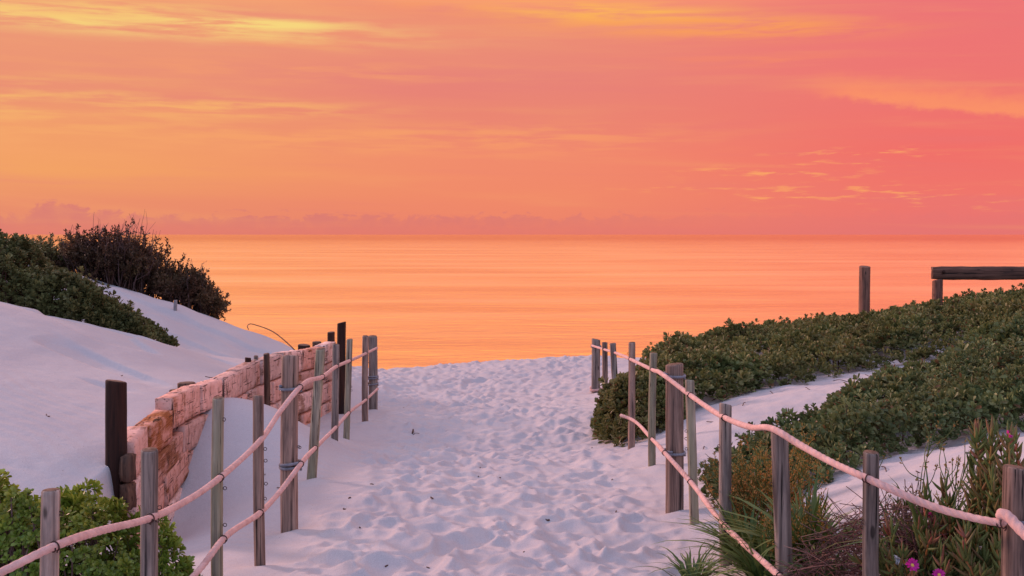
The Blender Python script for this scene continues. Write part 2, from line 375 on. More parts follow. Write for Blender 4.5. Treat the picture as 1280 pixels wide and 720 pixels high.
M = dict(
 sand=sand_mat(),
 grey=wood_mat('weathered_grey_wood', (.075, .058, .055), (.37, .29, .25)),
 green=wood_mat('greenish_wood', (.10, .078, .064), (.43, .36, .27), (.26, .235, .155)),
 warm=wood_mat('warm_grey_wood', (.080, .050, .043), (.38, .25, .20)),
 endgrain=plain_mat('end_grain', (.10, .06, .045), (.22, .15, .12), 60, .9, .1),
 brown=wood_mat('dark_brown_wood', (.022, .009, .007), (.075, .028, .019), crack=.7),
 rail=wood_mat('rail_wood', (.09, .040, .028), (.30, .14, .10)),
 stump=wood_mat('stump_wood', (.05, .025, .018), (.16, .085, .055)),
 wall=wall_mat('flaked_pink_timber', 0.0), wallraw=wall_mat('raw_orange_timber', .11),
 rope=rope_mat('pale_pink_rope', (.56, .335, .305), (.77, .49, .445)),
 lash=rope_mat('grey_rope', (.16, .16, .19), (.30, .29, .33)),
 rust=plain_mat('rusty_wire', (.02, .010, .010), (.07, .025, .018), 60, .7, .4),
 mat_leaf=leaf_mat('dark_succulent_leaf', [(0, (.060, .078, .022)), (.5, (.155, .175, .058)), (1, (.32, .32, .14))], .25, dead=True),
 mat_leaf2=leaf_mat('mid_succulent_leaf', [(0, (.055, .085, .030)), (.5, (.145, .19, .072)), (1, (.30, .34, .16))], .22, dead=True),
 bush_leaf=leaf_mat('bright_bush_leaf', [(0, (.06, .12, .014)), (.5, (.17, .28, .035)), (1, (.36, .47, .09))], .25, .4, .45),
 dune_leaf=leaf_mat('olive_bush_leaf', [(0, (.055, .062, .020)), (.5, (.15, .15, .055)), (1, (.27, .26, .11))], .2),
 red_leaf=leaf_mat('red_brown_needle', [(0, (.036, .026, .014)), (.5, (.10, .058, .030)), (1, (.19, .115, .055))], .2),
 twig=plain_mat('grey_twig', (.09, .05, .045), (.19, .12, .11)),
 darktwig=plain_mat('dark_twig', (.05, .022, .017), (.13, .065, .048)),
 strap=leaf_mat('strap_leaf', [(0, (.035, .075, .022)), (.5, (.085, .15, .040)), (1, (.22, .27, .09))], .25),
 ice=leaf_mat('ice_plant_leaf', [(0, (.06, .10, .026)), (.5, (.14, .19, .05)), (.8, (.26, .15, .06)), (1, (.34, .07, .045))], .2),
 orange=leaf_mat('orange_brown_leaf', [(0, (.14, .15, .035)), (.5, (.36, .23, .06)), (1, (.56, .22, .07))], .25),
 straw=leaf_mat('dry_straw', [(0, (.09, .045, .04)), (.5, (.20, .11, .095)), (1, (.34, .22, .19))], .1, .8, .1),
 stalk=leaf_mat('yellow_stalk', [(0, (.22, .18, .05)), (1, (.40, .24, .08))], .2),
 silver=leaf_mat('silver_leaf', [(0, (.22, .26, .24)), (1, (.42, .45, .42))], .2),
 petal=leaf_mat('magenta_petal', [(0, (.55, .02, .22)), (1, (.85, .06, .38))], .3),
 yolk=plain_mat('flower_centre', (.7, .45, .08), (.8, .6, .15)),
 white=plain_mat('white_scrap', (.70, .70, .74), (.82, .80, .82)),
 stone=plain_mat('grey_stub', (.22, .20, .21), (.32, .30, .31)),
)
me = mesh('sand', V, Fq, M['sand']); sand = link('sand', me); tag(sand, kind='structure')
sand['label'] = 'pale trampled sand of the beach path and the dunes beside it'

# ------------------------------------------------------------------ sea
def sea_mat():
    m, nt, p, o = newmat('calm_sea_water'); k = NT(nt)
    pos = k.n('NewGeometry').outputs['Position']
    a = k.noise(k.mapping(pos, (.045, .085, 1)), 1.0, 6, .62); b = k.noise(k.mapping(pos, (.22, .55, 1)), 1.0, 4, .65)
    sl = k.noise(k.mapping(pos, (.014, .05, 1)), 1.0, 6, .65)
    gl = k.n('BsdfGlossy', distribution='MULTI_GGX'); gl.inputs['Color'].default_value = (1.0, .82, .66, 1)  # sunset orange of the reflection partly put into the gloss colour as a tint
    p.inputs['Base Color'].default_value = (.03, .035, .045, 1); p.inputs['IOR'].default_value = 1.33; p.inputs['Roughness'].default_value = .3
    ln0 = k.n('VectorMath', operation='LENGTH'); k.l(pos, ln0.inputs[0])
    k.l(k.math('MULTIPLY', k.mapr(sl, .3, .7, .19, .28), k.mapr(ln0.outputs['Value'], 60, 1500, 1, .46)), gl.inputs['Roughness'])
    lw = k.n('LayerWeight'); lw.inputs['Blend'].default_value = .5
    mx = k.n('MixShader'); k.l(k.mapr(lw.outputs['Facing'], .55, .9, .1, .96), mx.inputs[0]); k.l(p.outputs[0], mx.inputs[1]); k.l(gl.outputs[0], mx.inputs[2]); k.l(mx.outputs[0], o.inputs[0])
    ln = k.n('VectorMath', operation='LENGTH'); k.l(pos, ln.inputs[0])
    h = k.math('ADD', k.math('MULTIPLY', k.math('MULTIPLY', a, 1.1), k.mapr(ln.outputs['Value'], 100, 1500, 1, .15)), k.math('MULTIPLY', k.math('MULTIPLY', b, .34), k.mapr(ln.outputs['Value'], 60, 900, 1, .1)))
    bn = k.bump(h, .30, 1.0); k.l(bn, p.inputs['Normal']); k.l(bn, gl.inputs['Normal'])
    return m
gx = np.array([-40000, -8000, -2000, -400, 0, 400, 2000, 8000, 40000.]); gy = np.array([30, 60, 120, 300, 800, 2000, 6000, 15000, 40000.])
XX, YY = np.meshgrid(gx, gy); Vs = np.stack([XX, YY, 0 * XX], -1).reshape(-1, 3)
i = (np.arange(8)[:, None] * 9 + np.arange(8)[None]).reshape(-1)
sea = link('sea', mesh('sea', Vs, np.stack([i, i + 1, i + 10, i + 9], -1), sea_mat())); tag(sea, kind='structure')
sea['label'] = 'calm sea glowing orange under the sunset up to the horizon'

# ------------------------------------------------------------------ posts
def post_mesh(h, r, lean=(0, 0), n=22, seed=0, bury=.35, m=None, square=0.0, taper=.04):
    """weathered round post; z=0 is the sand surface"""
    g = np.random.default_rng(seed); zs = np.concatenate([np.linspace(-bury, h - .02, 22), [h - .006, h]])
    a = np.linspace(0, 2 * math.pi, n, endpoint=False)
    gro = 1 - .05 * g.random(n) - .05 * (g.random(n) > .85)
    V = []
    bend = g.normal(0, .008, 2)
    tiltx, tilty = g.normal(0, .05, 2) * r * 2
    for q, z in enumerate(zs):
        t = (z + bury) / (h + bury)
        rr = r * (1 + taper * (.5 - t)) * gro * (1 + .02 * gnoise(np.cos(a) * 2 + seed * 3.1, np.sin(a) * 2 + z * 6))
        if square: rr = rr * (1 + square * (np.abs(np.cos(2 * a)) - .5) * -.25)
        if q == len(zs) - 1: rr = rr * .88
        cx = lean[0] * z / h + bend[0] * math.sin(t * 3.1); cy = lean[1] * z / h + bend[1] * math.sin(t * 3.1)
        x = cx + rr * np.cos(a); y = cy + rr * np.sin(a)
        zz = np.full(n, z)
        if q >= len(zs) - 2: zz = zz + tiltx * np.cos(a) + tilty * np.sin(a)
        V.append(np.stack([x, y, zz], -1))
    V = np.concatenate(V); m_ = len(zs)
    i = np.arange(m_ - 1)[:, None] * n; j = np.arange(n)[None]; j2 = (j + 1) % n
    F4 = np.stack([i + j, i + j2, i + n + j2, i + n + j], -1).reshape(-1, 4)
    V = np.vstack([V, [lean[0], lean[1], h - .004]]); c = len(V) - 1; j = np.arange(n); j2 = (j + 1) % n
    F3 = np.stack([np.full(n, c), (m_ - 1) * n + j, (m_ - 1) * n + j2], -1)
    me = mesh('post', V, [F3, F4], m); me.materials.append(M['endgrain'])
    mi = np.zeros(len(me.polygons), np.int32); mi[:len(F3)] = 1; me.polygons.foreach_set('material_index', mi)
    return me
def ring_turns(r, turns, rr, z0=0., pitch=None, wob=.004, seed=1):
    pitch = pitch or rr * 2.0
    t = np.linspace(0, 2 * math.pi * turns, int(28 * turns)); g = np.random.default_rng(seed)
    P = np.stack([(r + rr * .7) * np.cos(t), (r + rr * .7) * np.sin(t), z0 + pitch * t / (2 * math.pi) + wob * np.sin(t * 1.3 + g.random() * 6)], -1)
    return tube(P, rr, 8, strands=6, twist=2 * math.pi / .06, groove=.22)
def staple(r, z, ang, s=.009):
    t = np.linspace(0, 2 * math.pi, 14, endpoint=False)
    c = np.array([math.cos(ang), math.sin(ang), 0]); 
    P = np.array([0, 0, z]) + c * (r + s * .35) + np.stack([np.cos(t) * s * c[0], np.cos(t) * s * c[1], np.sin(t) * s], -1)
    return tube(P,   .0020, 6, closed=True)
def post(name, label, px_top, py_top, d, r, mat, base=None, group=None, cat='post', px_bot=None, lash=(), staples=0, seed=0, square=0., leand=0., body='shaft'):
    top = at(px_top, py_top, d + leand)
    pb = at(px_bot if px_bot is not None else px_top, 500, d)
    x, y = pb[0], d
    z = gz(x, y) if base is None else CZ + base
    h = top[2] - z; lean = (top[0] - x, leand)
    t = thing(name, (x, y, z), label, cat, group)
    s = link(body, post_mesh(h, r, lean, seed=seed, m=M[mat], square=square), t)
    for (py, turns, mname) in lash:
        zz = CZ - (py - 293) / F * d - z
        mb = MB(); mb.add(*ring_turns(r, turns, .011 if mname == 'lash' else .02, -.01 * turns, seed=seed))
        o = link('rope_lashing', mb.build('rope_lashing', M[mname]), t, (lean[0] * zz / h, lean[1] * zz / h, zz))
    g = np.random.default_rng(seed + 50)
    for q in range(staples):
        zz = h * g.uniform(.35, .93)
        mb = MB(); mb.add(*staple(r, 0, g.choice([.25, -.35, -.05]) + (0 if x < 0 else math.pi)))
        link('wire_staple', mb.build('wire_staple', M['rust']), t, (lean[0] * zz / h, lean[1] * zz / h, zz))
    return t
GL = 'posts of the left rope fence'; GR = 'posts of the right rope fence'
post('fence_post', 'grey post standing in the bright green bush in the bottom left corner', 64, 612, 4.4, .037, 'grey', group=GL, staples=2, seed=1)
post('fence_post', 'thick grey post between the bright green bush and the near end of the pink wall', 187, 562, 5.1, .039, 'grey', group=GL, staples=2, seed=2)
post('fence_post', 'slim greenish post in front of the middle of the pink timber wall', 273, 497, 6.0, .032, 'green', group=GL, staples=3, seed=3)
post('fence_post', 'slim grey post just left of the thick lashed post of the left fence', 323, 494, 6.7, .033, 'warm', group=GL, staples=4, seed=4, px_bot=326)
post('fence_post', 'thickest near post of the left fence, lashed twice with grey rope', 363, 445, 7.6, .060, 'warm', group=GL, lash=[(485, 1.6, 'lash'), (582, 2.2, 'lash')], staples=3, seed=5)
post('fence_post', 'leaning grey-green post right behind the thick lashed post of the left fence', 401, 436, 9.2, .042, 'green', group=GL, px_bot=390, staples=3, seed=6, square=.6)
post('fence_post', 'narrow post before the far end of the pink wall, second behind the thick lashed post', 420, 430, 11.0, .036, 'grey', group=GL, staples=2, seed=7, px_bot=418)
post('fence_post', 'thin greenish post just right of the tall dark brown post', 437, 424, 12.0, .034, 'green', group=GL, px_bot=433, staples=2, seed=8)
post('fence_post', 'thin post directly in front of the last lashed post of the left fence', 457, 420, 14.5, .042, 'warm', group=GL, seed=9, staples=1)
post('fence_post', 'thick last post at the far end of the left rope fence where both ropes end', 466, 420, 16.0, .066, 'grey', group=GL, lash=[(472, 2.2, 'lash'), (480, 1.5, 'lash')], seed=10)

post('fence_post', 'thick farthest post of the right rope fence standing by the path', 745, 424, 18.0, .070, 'grey', group=GR, lash=[(433, 1.5, 'lash'), (488, 1.6, 'rope')], seed=11)
post('fence_post', 'thin post next to the thick farthest post of the right fence', 756, 428, 16.2, .042, 'warm', group=GR, seed=12)
post('fence_post', 'short leaning post rising out of the left edge of the creeping shrub', 766, 429, 14.0, .041, 'grey', group=GR, px_bot=772, seed=13)
post('fence_post', 'thin brown-grey post in front of the shrub where the lower right rope begins', 790, 428, 11.5, .036, 'warm', group=GR, px_bot=789, seed=14, staples=2)
post('fence_post', 'pale greenish post in front of the creeping shrub, left of the thick lashed post', 817, 441, 10.3, .036, 'green', group=GR, px_bot=816, seed=15, staples=2)
post('fence_post', 'thick lashed post of the right fence with grey rope near its top', 843, 455, 8.3, .067, 'warm', group=GR, lash=[(470, 1.6, 'lash'), (566, 1.7, 'lash')], seed=16, staples=2)
post('fence_post', 'slim pale post leaning just right of the thick lashed post of the right fence', 862, 475, 7.8, .035, 'green', group=GR, px_bot=868, seed=17, staples=3, square=.6)
post('fence_post', 'grey post beside the orange-tinged plant, fourth of the right fence from the corner', 907, 505, 6.7, .038, 'grey', group=GR, px_bot=909, seed=18, staples=2)
post('fence_post', 'grey post whose top carries the sagging rope, between orange-tinged plant and dry tangle', 974, 540, 5.7, .044, 'grey', group=GR, px_bot=982, seed=19, staples=2)
post('fence_post', 'grey post in front of the dry tangle at the lower right', 1089, 565, 5.1, .037, 'grey', group=GR, seed=20, staples=2)
post('fence_post', 'thick corner post cut by the right edge of the photo with ropes tied round it', 1274, 584, 4.7, .064, 'warm', group=GR, lash=[(648, 1.6, 'lash')], seed=21)

# old wall posts and lone timbers
GW = 'dark posts along the timber wall'
post('timber_post', 'tall thick dark brown post at the near end of the pink wall', 145, 476, 8.0, .075, 'brown', base=-2.05, seed=31, group=GW)
post('timber_post', 'tall dark brown post at the far end of the pink wall', 427, 403, 15.6, .062, 'brown', seed=32, group=GW)
post('timber_post', 'dark post end showing beside the top far corner of the pink wall', 414, 415, 17.4, .058, 'brown', seed=33, base=-2.3, group=GW)
post('timber_post', 'broad dark stub behind the far half of the pink wall top', 380, 431, 16.1, .09, 'brown', seed=34, base=-2.1, group=GW)
post('timber_post', 'low brown stub behind the wall between the broad stub and the far corner', 396, 427, 16.9, .07, 'stump', seed=35, base=-2.1, group=GW)
post('timber_post', 'small dark stub in the sand, leftmost of three behind the wall middle', 310, 447, 12.2, .034, 'brown', seed=36, base=-1.9, group=GW)
post('timber_post', 'slender grey stub, middle of three behind the wall middle', 320, 445, 12.5, .026, 'grey', seed=37, base=-1.9, group=GW)
post('timber_post', 'dark slender post against the path side face of the pink wall', 333, 442, 12.15, .034, 'stump', seed=38, base=-2.2, group=GW)
post('timber_post', 'round stump behind the near end of the wall, higher of the two', 196, 514, 9.5, .072, 'stump', seed=39, base=-1.9, group=GW)
post('timber_post', 'round stump behind the near end of the wall, lower of the two', 178, 523, 9.15, .062, 'stump', seed=40, base=-1.9, group=GW)
post('timber_post', 'thick brown stump behind the second raised block of the wall', 233, 478, 10.5, .085, 'stump', seed=41, base=-1.8, group=GW)
post('timber_post', 'short dark stump left of the thick brown stump on the dune', 219, 487, 10.25, .055, 'brown', seed=42, base=-1.8, group=GW)
post('marker_post', 'small grey stub at the foot of the dark shrub on the far dune', 219.5, 375, 18.6, .03, 'stone', seed=43, cat='post')

# viewing rail on the right bank
post('wooden_post', 'lone brown post standing on the right bank before the sea', 1081, 333, 19.3, .098, 'rail', seed=44)
def box_mesh(L, Wd, Hh, m, seed=0, nx=10, ny=3, nz=3, jit=.004, rnd=.012):
    """a timber, rough and slightly rounded, centred; x is its length"""
    g = np.random.default_rng(seed)
    V = []; F4 = []; idx = {}
    def vid(i, j, k):
        key = (i, j, k)
        if key not in idx:
            idx[key] = len(V)
            V.append([i / nx - .5, j / ny - .5, k / nz - .5])
        return idx[key]
    for i in range(nx):
        for j in range(ny):
            F4.append([vid(i, j, 0), vid(i, j + 1, 0), vid(i + 1, j + 1, 0), vid(i + 1, j, 0)])
            F4.append([vid(i, j, nz), vid(i + 1, j, nz), vid(i + 1, j + 1, nz), vid(i, j + 1, nz)])
        for k in range(nz):
            F4.append([vid(i, 0, k), vid(i + 1, 0, k), vid(i + 1, 0, k + 1), vid(i, 0, k + 1)])
            F4.append([vid(i, ny, k), vid(i, ny, k + 1), vid(i + 1, ny, k + 1), vid(i + 1, ny, k)])
    for j in range(ny):
        for k in range(nz):
            F4.append([vid(0, j, k), vid(0, j, k + 1), vid(0, j + 1, k + 1), vid(0, j + 1, k)])
            F4.append([vid(nx, j, k), vid(nx, j + 1, k), vid(nx, j + 1, k + 1), vid(nx, j, k + 1)])
    V = np.array(V) * [L, Wd, Hh]
    b = [L / 2, Wd / 2, Hh / 2]
    on = np.stack([np.abs(np.abs(V[:, c]) - b[c]) < 1e-6 for c in range(3)], -1).sum(1)
    V = V - np.sign(V) * (np.where(on >= 2, rnd, 0)[:, None] * np.stack([np.abs(np.abs(V[:, c]) - b[c]) < 1e-6 for c in range(3)], -1))
    V += g.normal(0, jit, V.shape)
    return mesh('timber', V, np.array(F4), m)
p0 = at(1172, 345, 19.3); z0 = gz(p0[0], 19.3)
t = thing('wooden_rail', (p0[0], 19.3, z0), 'brown post and long horizontal rail on the right bank at the photo edge', 'railing')
topz = at(1172, 333, 19.3)[2]
link('post', post_mesh(topz - .23 - z0 + .0, .092, m=M['rail'], seed=61), t)
beamL = 4.2
bm_ = link('beam', box_mesh(.225, .12, beamL, M['rail'], 3, nx=3, nz=24, jit=.0025), t, (beamL / 2 - .11, -.02, topz - .113 - z0)); bm_.rotation_euler = (0, R(90), 0)
link('post', post_mesh(topz - .23 - gz(p0[0] + 3.6, 19.3), .092, m=M['rail'], seed=62), t, (3.6, 0, gz(p0[0] + 3.6, 19.3) - z0))
mb = MB(); tq = np.linspace(0, 2 * math.pi, 16, endpoint=False)
mb.add(*tube(np.array([[.07, -.085, 0], [.07, -.10, 0]]), .028, 12)); link('bolt_head', mb.build('bolt', M['brown']), t, (0, 0, topz - .09 - z0))

# ------------------------------------------------------------------ timber wall
wt = thing('timber_wall', (float(wall_x(8.1)), 8.1, CZ - 2.4), 'pink flaking timber block wall curving along the left dune', 'wall')
WO = np.array(wt.location)
def wtop(d): return np.interp(d, [7.9, 8.2, 8.5, 9.18, 9.2, 10.24, 11, 12.3, 13.4, 14.4, 16.4], [-1.50, -1.46, -1.43, -1.40, -1.315, -1.355, -1.375, -1.36, -1.41, -1.47, -1.52])
g = np.random.default_rng(11)
CH = .262
starts = {0: [8.02, 8.50, 9.19, 9.62, 10.25, 10.95, 11.5, 12.32, 13.4, 14.4, 15.4, 16.15]}
for c in range(1, 4):
    b = [8.0]
    while b[-1] < 15.3: b.append(b[-1] + g.uniform(.6, 1.15))
    b.append(16.15); starts[c] = b
kk = 0
for c in range(4):
    for a, b in zip(starts[c][:-1], starts[c][1:]):
        dm = (a + b) / 2
        xa, xb = float(wall_x(a)), float(wall_x(b))
        L = math.hypot(b - a, xb - xa) - .022
        ang = math.atan2(b - a, xb - xa)
        zt = wtop(dm) - c * CH
        slope = (wtop(b - .02) - wtop(a + .02)) / (b - a)
        raw = (c == 0 and abs(dm - 8.84) < .1) or (c >= 1 and g.random() < .3)
        hgt = CH - .020 if c else CH + g.uniform(-.014, .014)
        o = link('timber', box_mesh(L, .15, hgt, M['wallraw' if raw else 'wall'], 100 + kk, nx=16, ny=3, nz=6, jit=.0022, rnd=.004), wt)
        off = g.normal(0, .007)
        loc = np.array([(xa + xb) / 2 - .075 + off, dm, CZ + zt - CH + hgt / 2]) - WO
        o.location = loc; o.rotation_euler = (g.normal(0, .025), -math.atan(slope) + g.normal(0, .010), ang + g.normal(0, .006))
        if raw: o['label'] = 'bare orange timber block'
        kk += 1
for q, (px, py) in enumerate([(160, 585), (160, 620)]):
    p = at(px, py, 7.93); o = link('end_timber', box_mesh(.12, .085, .195, M['stump'], 300 + q, nx=3, jit=.004), wt, p - WO); o.rotation_euler = (0, 0, R(70))
    o['label'] = 'dark timber end'

# ------------------------------------------------------------------ ropes
def rope(name, label, pts, ties, r=.0162, group='ropes of the path fences', near=True):
    P = np.array([at(*p) for p in pts]); C = catmull(P, .008)
    o0 = C[0].copy()
    t = thing(name, o0, label, 'rope', group)
    mb = MB(); mb.add(*tube(C - o0, r * (1.04 + .04 * np.sin(np.arange(len(C)) * .07)), 24, strands=3, twist=2 * math.pi / .11, groove=.20))
    link('cord', mb.build('cord', M['rope']), t)
    for i in ties:
        q = np.argmin(((C - P[i]) ** 2).sum(1)); T = unit(C[min(q + 2, len(C) - 1)] - C[max(q - 2, 0)])
        u = unit(np.cross(T, [0, 0, 1.])); w = np.cross(T, u)
        a = np.linspace(0, 2 * math.pi * 1.4, 40)
        R_ = C[q] - o0 + (r + .003) * (np.cos(a)[:, None] * u + np.sin(a)[:, None] * w) + T * np.linspace(-.012, .012, 40)[:, None]
        tail = np.vstack([R_, R_[-1] + u * .01 + w * .008 + T * .005, R_[-1] + u * .014 + w * .018])
        mb = MB(); mb.add(*tube(tail, .0028, 6)); link('wire_tie', mb.build('wire_tie', M['rust']), t)
    return t
rope('fence_rope', 'upper pink rope of the left fence running over the green bush to the far post',
     [(-190, 772, 3.85), (-60, 742, 4.05), (68, 683, 4.335), (120, 665, 4.6), (187, 648, 5.03), (240, 622, 5.55), (275, 597, 5.94), (325, 551, 6.64), (352, 512, 7.2), (375, 484, 7.56), (403, 471, 9.12), (421, 458, 10.93), (437, 451, 11.93), (457, 442, 14.43), (471, 435, 15.92)],
     [2, 4, 6, 9, 10, 11, 12])
rope('fence_rope', 'lower pink rope of the left fence hanging close above the sand',
     [(150, 795, 5.05), (243, 719, 5.6), (279, 674, 5.94), (325, 641, 6.64), (352, 612, 7.2), (376, 580, 7.56), (394, 560, 9.12), (420, 534, 10.93), (436, 516, 11.93), (457, 500, 14.43), (472, 486, 15.92)],
     [2, 3, 5, 6, 7, 8])
rope('fence_rope', 'upper pink rope of the right fence sagging from the far post to the corner post',
     [(740, 432, 17.9), (756, 437, 16.12), (769, 441, 13.93), (788, 449, 11.43), (815, 462, 10.23), (831, 470, 8.22), (863, 494, 7.73), (906, 522, 6.62), (938, 534, 6.15), (968, 537, 5.67), (1000, 556, 5.5), (1040, 578, 5.25), (1084, 598, 5.03), (1160, 631, 4.85), (1215, 647, 4.72), (1252, 654, 4.63)],
     [3, 4, 6, 7, 12, 15])
rope('fence_rope', 'lower pink rope of the right fence descending from the shrub to the bottom edge',
     [(776, 519, 11.55), (789, 524, 11.43), (815, 549, 10.23), (831, 566, 8.22), (863, 602, 7.73), (906, 657, 6.62), (974, 720, 5.62), (1060, 800, 5.1)],
     [2, 3, 4, 5, 6])
rope('fence_rope', 'short pink rope end leaving the corner post at the right photo edge',
     [(1253, 652, 4.66), (1252, 642, 4.62), (1258, 644, 4.60), (1282, 668, 4.50), (1350, 720, 4.25), (1450, 770, 3.9)], [], r=.021)

# ------------------------------------------------------------------ leaves
def leaf_template(fine=False):
    if fine:
        V = np.array([(0, 0, 0), (-.22, .3, .05), (.22, .3, .05), (0, .3, -.02), (-.46, .65, .08), (.46, .65, .08), (0, .65, -.03), (-.36, .88, .03), (.36, .88, .03), (0, .9, -.05), (0, 1, -.07)])
        Fc = np.array([(0, 2, 3), (0, 3, 1), (3, 2, 5), (3, 5, 6), (1, 3, 6), (1, 6, 4), (6, 5, 8), (6, 8, 9), (4, 6, 9), (4, 9, 7), (9, 8, 10), (7, 9, 10)])
    else:
        V = np.array([(0, 0, 0), (-.5, .62, .07), (.5, .62, .07), (0, .6, -.06), (-.34, .94, .02), (.34, .94, .02)])
        Fc = np.array([(0, 2, 3), (0, 3, 1), (3, 2, 5), (3, 5, 4), (1, 3, 4)])
    return V, Fc
def put_leaves(mb, P, Dn, N, L, W, tmpl):
    tv, tf = tmpl; n = len(P)
    Dn = unit(Dn); Xa = unit(np.cross(Dn, N)); Za = np.cross(Xa, Dn)
    L = np.broadcast_to(L, (n,)); W = np.broadcast_to(W, (n,))
    V = P[:, None] + tv[None, :, :1] * (W[:, None] * Xa)[:, None].reshape(n, 1, 3) + tv[None, :, 1:2] * (L[:, None] * Dn).reshape(n, 1, 3) + tv[None, :, 2:3] * (L[:, None] * Za).reshape(n, 1, 3)
    k = len(tv); Fc = tf[None] + (np.arange(n) * k)[:, None, None]
    mb.add(V.reshape(-1, 3), Fc.reshape(-1, 3))
def rosettes(mb, C, A, size, g, k=9, tmpl=None, wid=.5, spread=(12, 95)):
    n = len(C); A = unit(A)
    u = unit(np.cross(A, g.normal(0, 1, (n, 3)))); w = np.cross(A, u)
    ph0 = g.uniform(0, 6.28, n)
    for i in range(k):
        f = (i + .5) / k
        th = np.radians(spread[0] + (spread[1] - spread[0]) * f) + g.normal(0, .15, n)
        ph = ph0 + i * 2.4 + g.normal(0, .2, n)
        rad = np.cos(ph)[:, None] * u + np.sin(ph)[:, None] * w
        Dn = np.cos(th)[:, None] * A + np.sin(th)[:, None] * rad
        Nn = np.cos(th)[:, None] * -rad + np.sin(th)[:, None] * A + g.normal(0, .1, (n, 3))
        s = size * (.75 + .35 * f) * g.uniform(.85, 1.15, n)
        base = C - A * (size * .55 * f)[:, None]
        put_leaves(mb, base, Dn, Nn, s, s * wid, tmpl)
def poly_dist(poly, x, y):
    """signed distance, positive inside"""
    poly = np.array(poly); n = len(poly); best = np.full(x.shape, 1e9); ins = np.zeros(x.shape, bool)
    for i in range(n):
        a = poly[i]; b = poly[(i + 1) % n]; e = b - a
        t = np.clip(((x - a[0]) * e[0] + (y - a[1]) * e[1]) / (e @ e), 0, 1)
        best = np.minimum(best, np.hypot(x - a[0] - t * e[0], y - a[1] - t * e[1]))
        c = ((a[1] > y) != (b[1] > y)) & (x < (b[0] - a[0]) * (y - a[1]) / (b[1] - a[1] + 1e-12) + a[0]); ins ^= c
    return np.where(ins, best, -best)
def low_shrub(name, label, poly, hfun, n, size, mat, seed, edge=.5, kind=None, cat='shrub', holes=0., fine=False, k=9, low=.35, lump=.35, lumpscale=1.6, wid=.6, group=None, stems=True, spread=(5, 75), twigmat='darktwig', stalk=0.):
    g = np.random.default_rng(seed); poly = np.array(poly)
    lo = poly.min(0); hi = poly.max(0)
    x = g.uniform(lo[0], hi[0], n * 4); y = g.uniform(lo[1], hi[1], n * 4)
    dist = poly_dist(poly, x, y) + .22 * fbm(x * 1.8 + seed, y * 1.8, 3)
    keep = dist > 0
    if holes: keep &= ~((gnoise(x * 1.3 + 11, y * 1.3) > holes) & (dist < 2.5))
    x, y, dist = x[keep][:n], y[keep][:n], dist[keep][:n]
    e = np.clip(dist / edge, 0, 1); prof = np.sqrt(1 - (1 - e) ** 2)
    def top(x, y, prof): return hfun(x, y) * prof * (1 - lump + lump * (1 + 1.1 * fbm(x * lumpscale + 3, y * lumpscale - seed, 3)))
    h = np.maximum(top(x, y, prof), .05)
    u = g.random(len(x)); f = np.where(u < .62, g.uniform(.88, 1.06, len(x)), g.uniform(low, .9, len(x)))
    ground = H0(x, y) + CZ
    zz = ground + h * f
    if stalk: zz = zz + np.where((g.random(len(x)) < stalk) & (u < .62), g.uniform(.04, .12, len(x)), 0)
    eps = .15
    nx = -(hfun(x + eps, y) - hfun(x - eps, y)); 
    C = np.stack([x, y, zz], -1)
    pd = lambda a, b: np.clip((poly_dist(poly, a, b)) / edge, 0, 1)
    gxx = (pd(x + .1, y) - pd(x - .1, y)) / .2; gyy = (pd(x, y + .1) - pd(x, y - .1)) / .2
    A = np.stack([-gxx * .5 + g.normal(0, .3, len(x)), -gyy * .5 + g.normal(0, .3, len(x)), np.full(len(x), 1.0)], -1)
    mb = MB(); rosettes(mb, C, A, size * g.uniform(.65, 1.25, len(x)) * np.clip(1 + .55 * gnoise(x * .9 + 4, y * .9), .7, 1.4), g, k, leaf_template(fine), wid, spread)
    base = np.array([poly[:, 0].mean(), poly[:, 1].mean(), 0]); base[2] = gz(base[0], base[1])
    if kind == 'stuff':
        me = mb.build(name, M[mat]); me.transform(Matrix.Translation(-Vector(base)))
        o = link(name, me, None, base); tag(o, label, cat, group, kind); return o
    t = thing(name, base, label, cat, group)
    me = mb.build('foliage', M[mat]); me.transform(Matrix.Translation(-Vector(base))); link('foliage', me, t)
    if stems:
        mb = MB(); sel = g.choice(len(x), min(len(x) // 6, 500), replace=False)
        for q in sel:
            if dist[q] < .2: continue
            p1 = C[q]; p0 = np.array([x[q] + g.normal(0, .04), y[q] + g.normal(0, .04), ground[q] - .03])
            if np.hypot(*(p0 - p1)[:2]) > .4: continue
            mid = (p0 + p1) / 2 + g.normal(0, .04, 3)
            mb.add(*tube(np.array([p0, mid, p1]), [.008, .006, .004], 4, cap=False))
        me = mb.build('stems', M[twigmat]); me.transform(Matrix.Translation(-Vector(base))); link('stems', me, t)['kind'] = 'stuff'
    return t
upper = [(1.5, 12.35), (1.62, 12.15), (2.1, 13.1), (2.8, 13.35), (3.4, 13.5), (4.1, 14.05), (4.7, 14.5), (5.3, 14.9), (5.7, 14.5), (6.6, 14.2), (8.2, 14.0), (10.5, 15.5), (11.5, 19), (9.5, 20), (6, 20.2), (3.6, 19.8), (2.4, 19.3), (1.95, 17.5), (1.75, 15.5), (1.6, 14.0)]
hu = lambda x, y: .27 + .22 * np.exp(-((x - 1.9) / .8) ** 2) + 0 * y
low_shrub('creeping_shrub', 'broad dark green succulent shrub mat covering the upper right bank below the rail', upper, hu, 15000, .070, 'mat_leaf', 21, edge=.55, holes=.45, k=11, wid=.5, stalk=.10)
clump = [(.93, 13.15), (1.0, 12.5), (1.25, 12.0), (1.62, 12.05), (2.0, 12.9), (2.0, 14.4), (1.7, 15.2), (1.35, 14.7), (1.1, 13.9)]
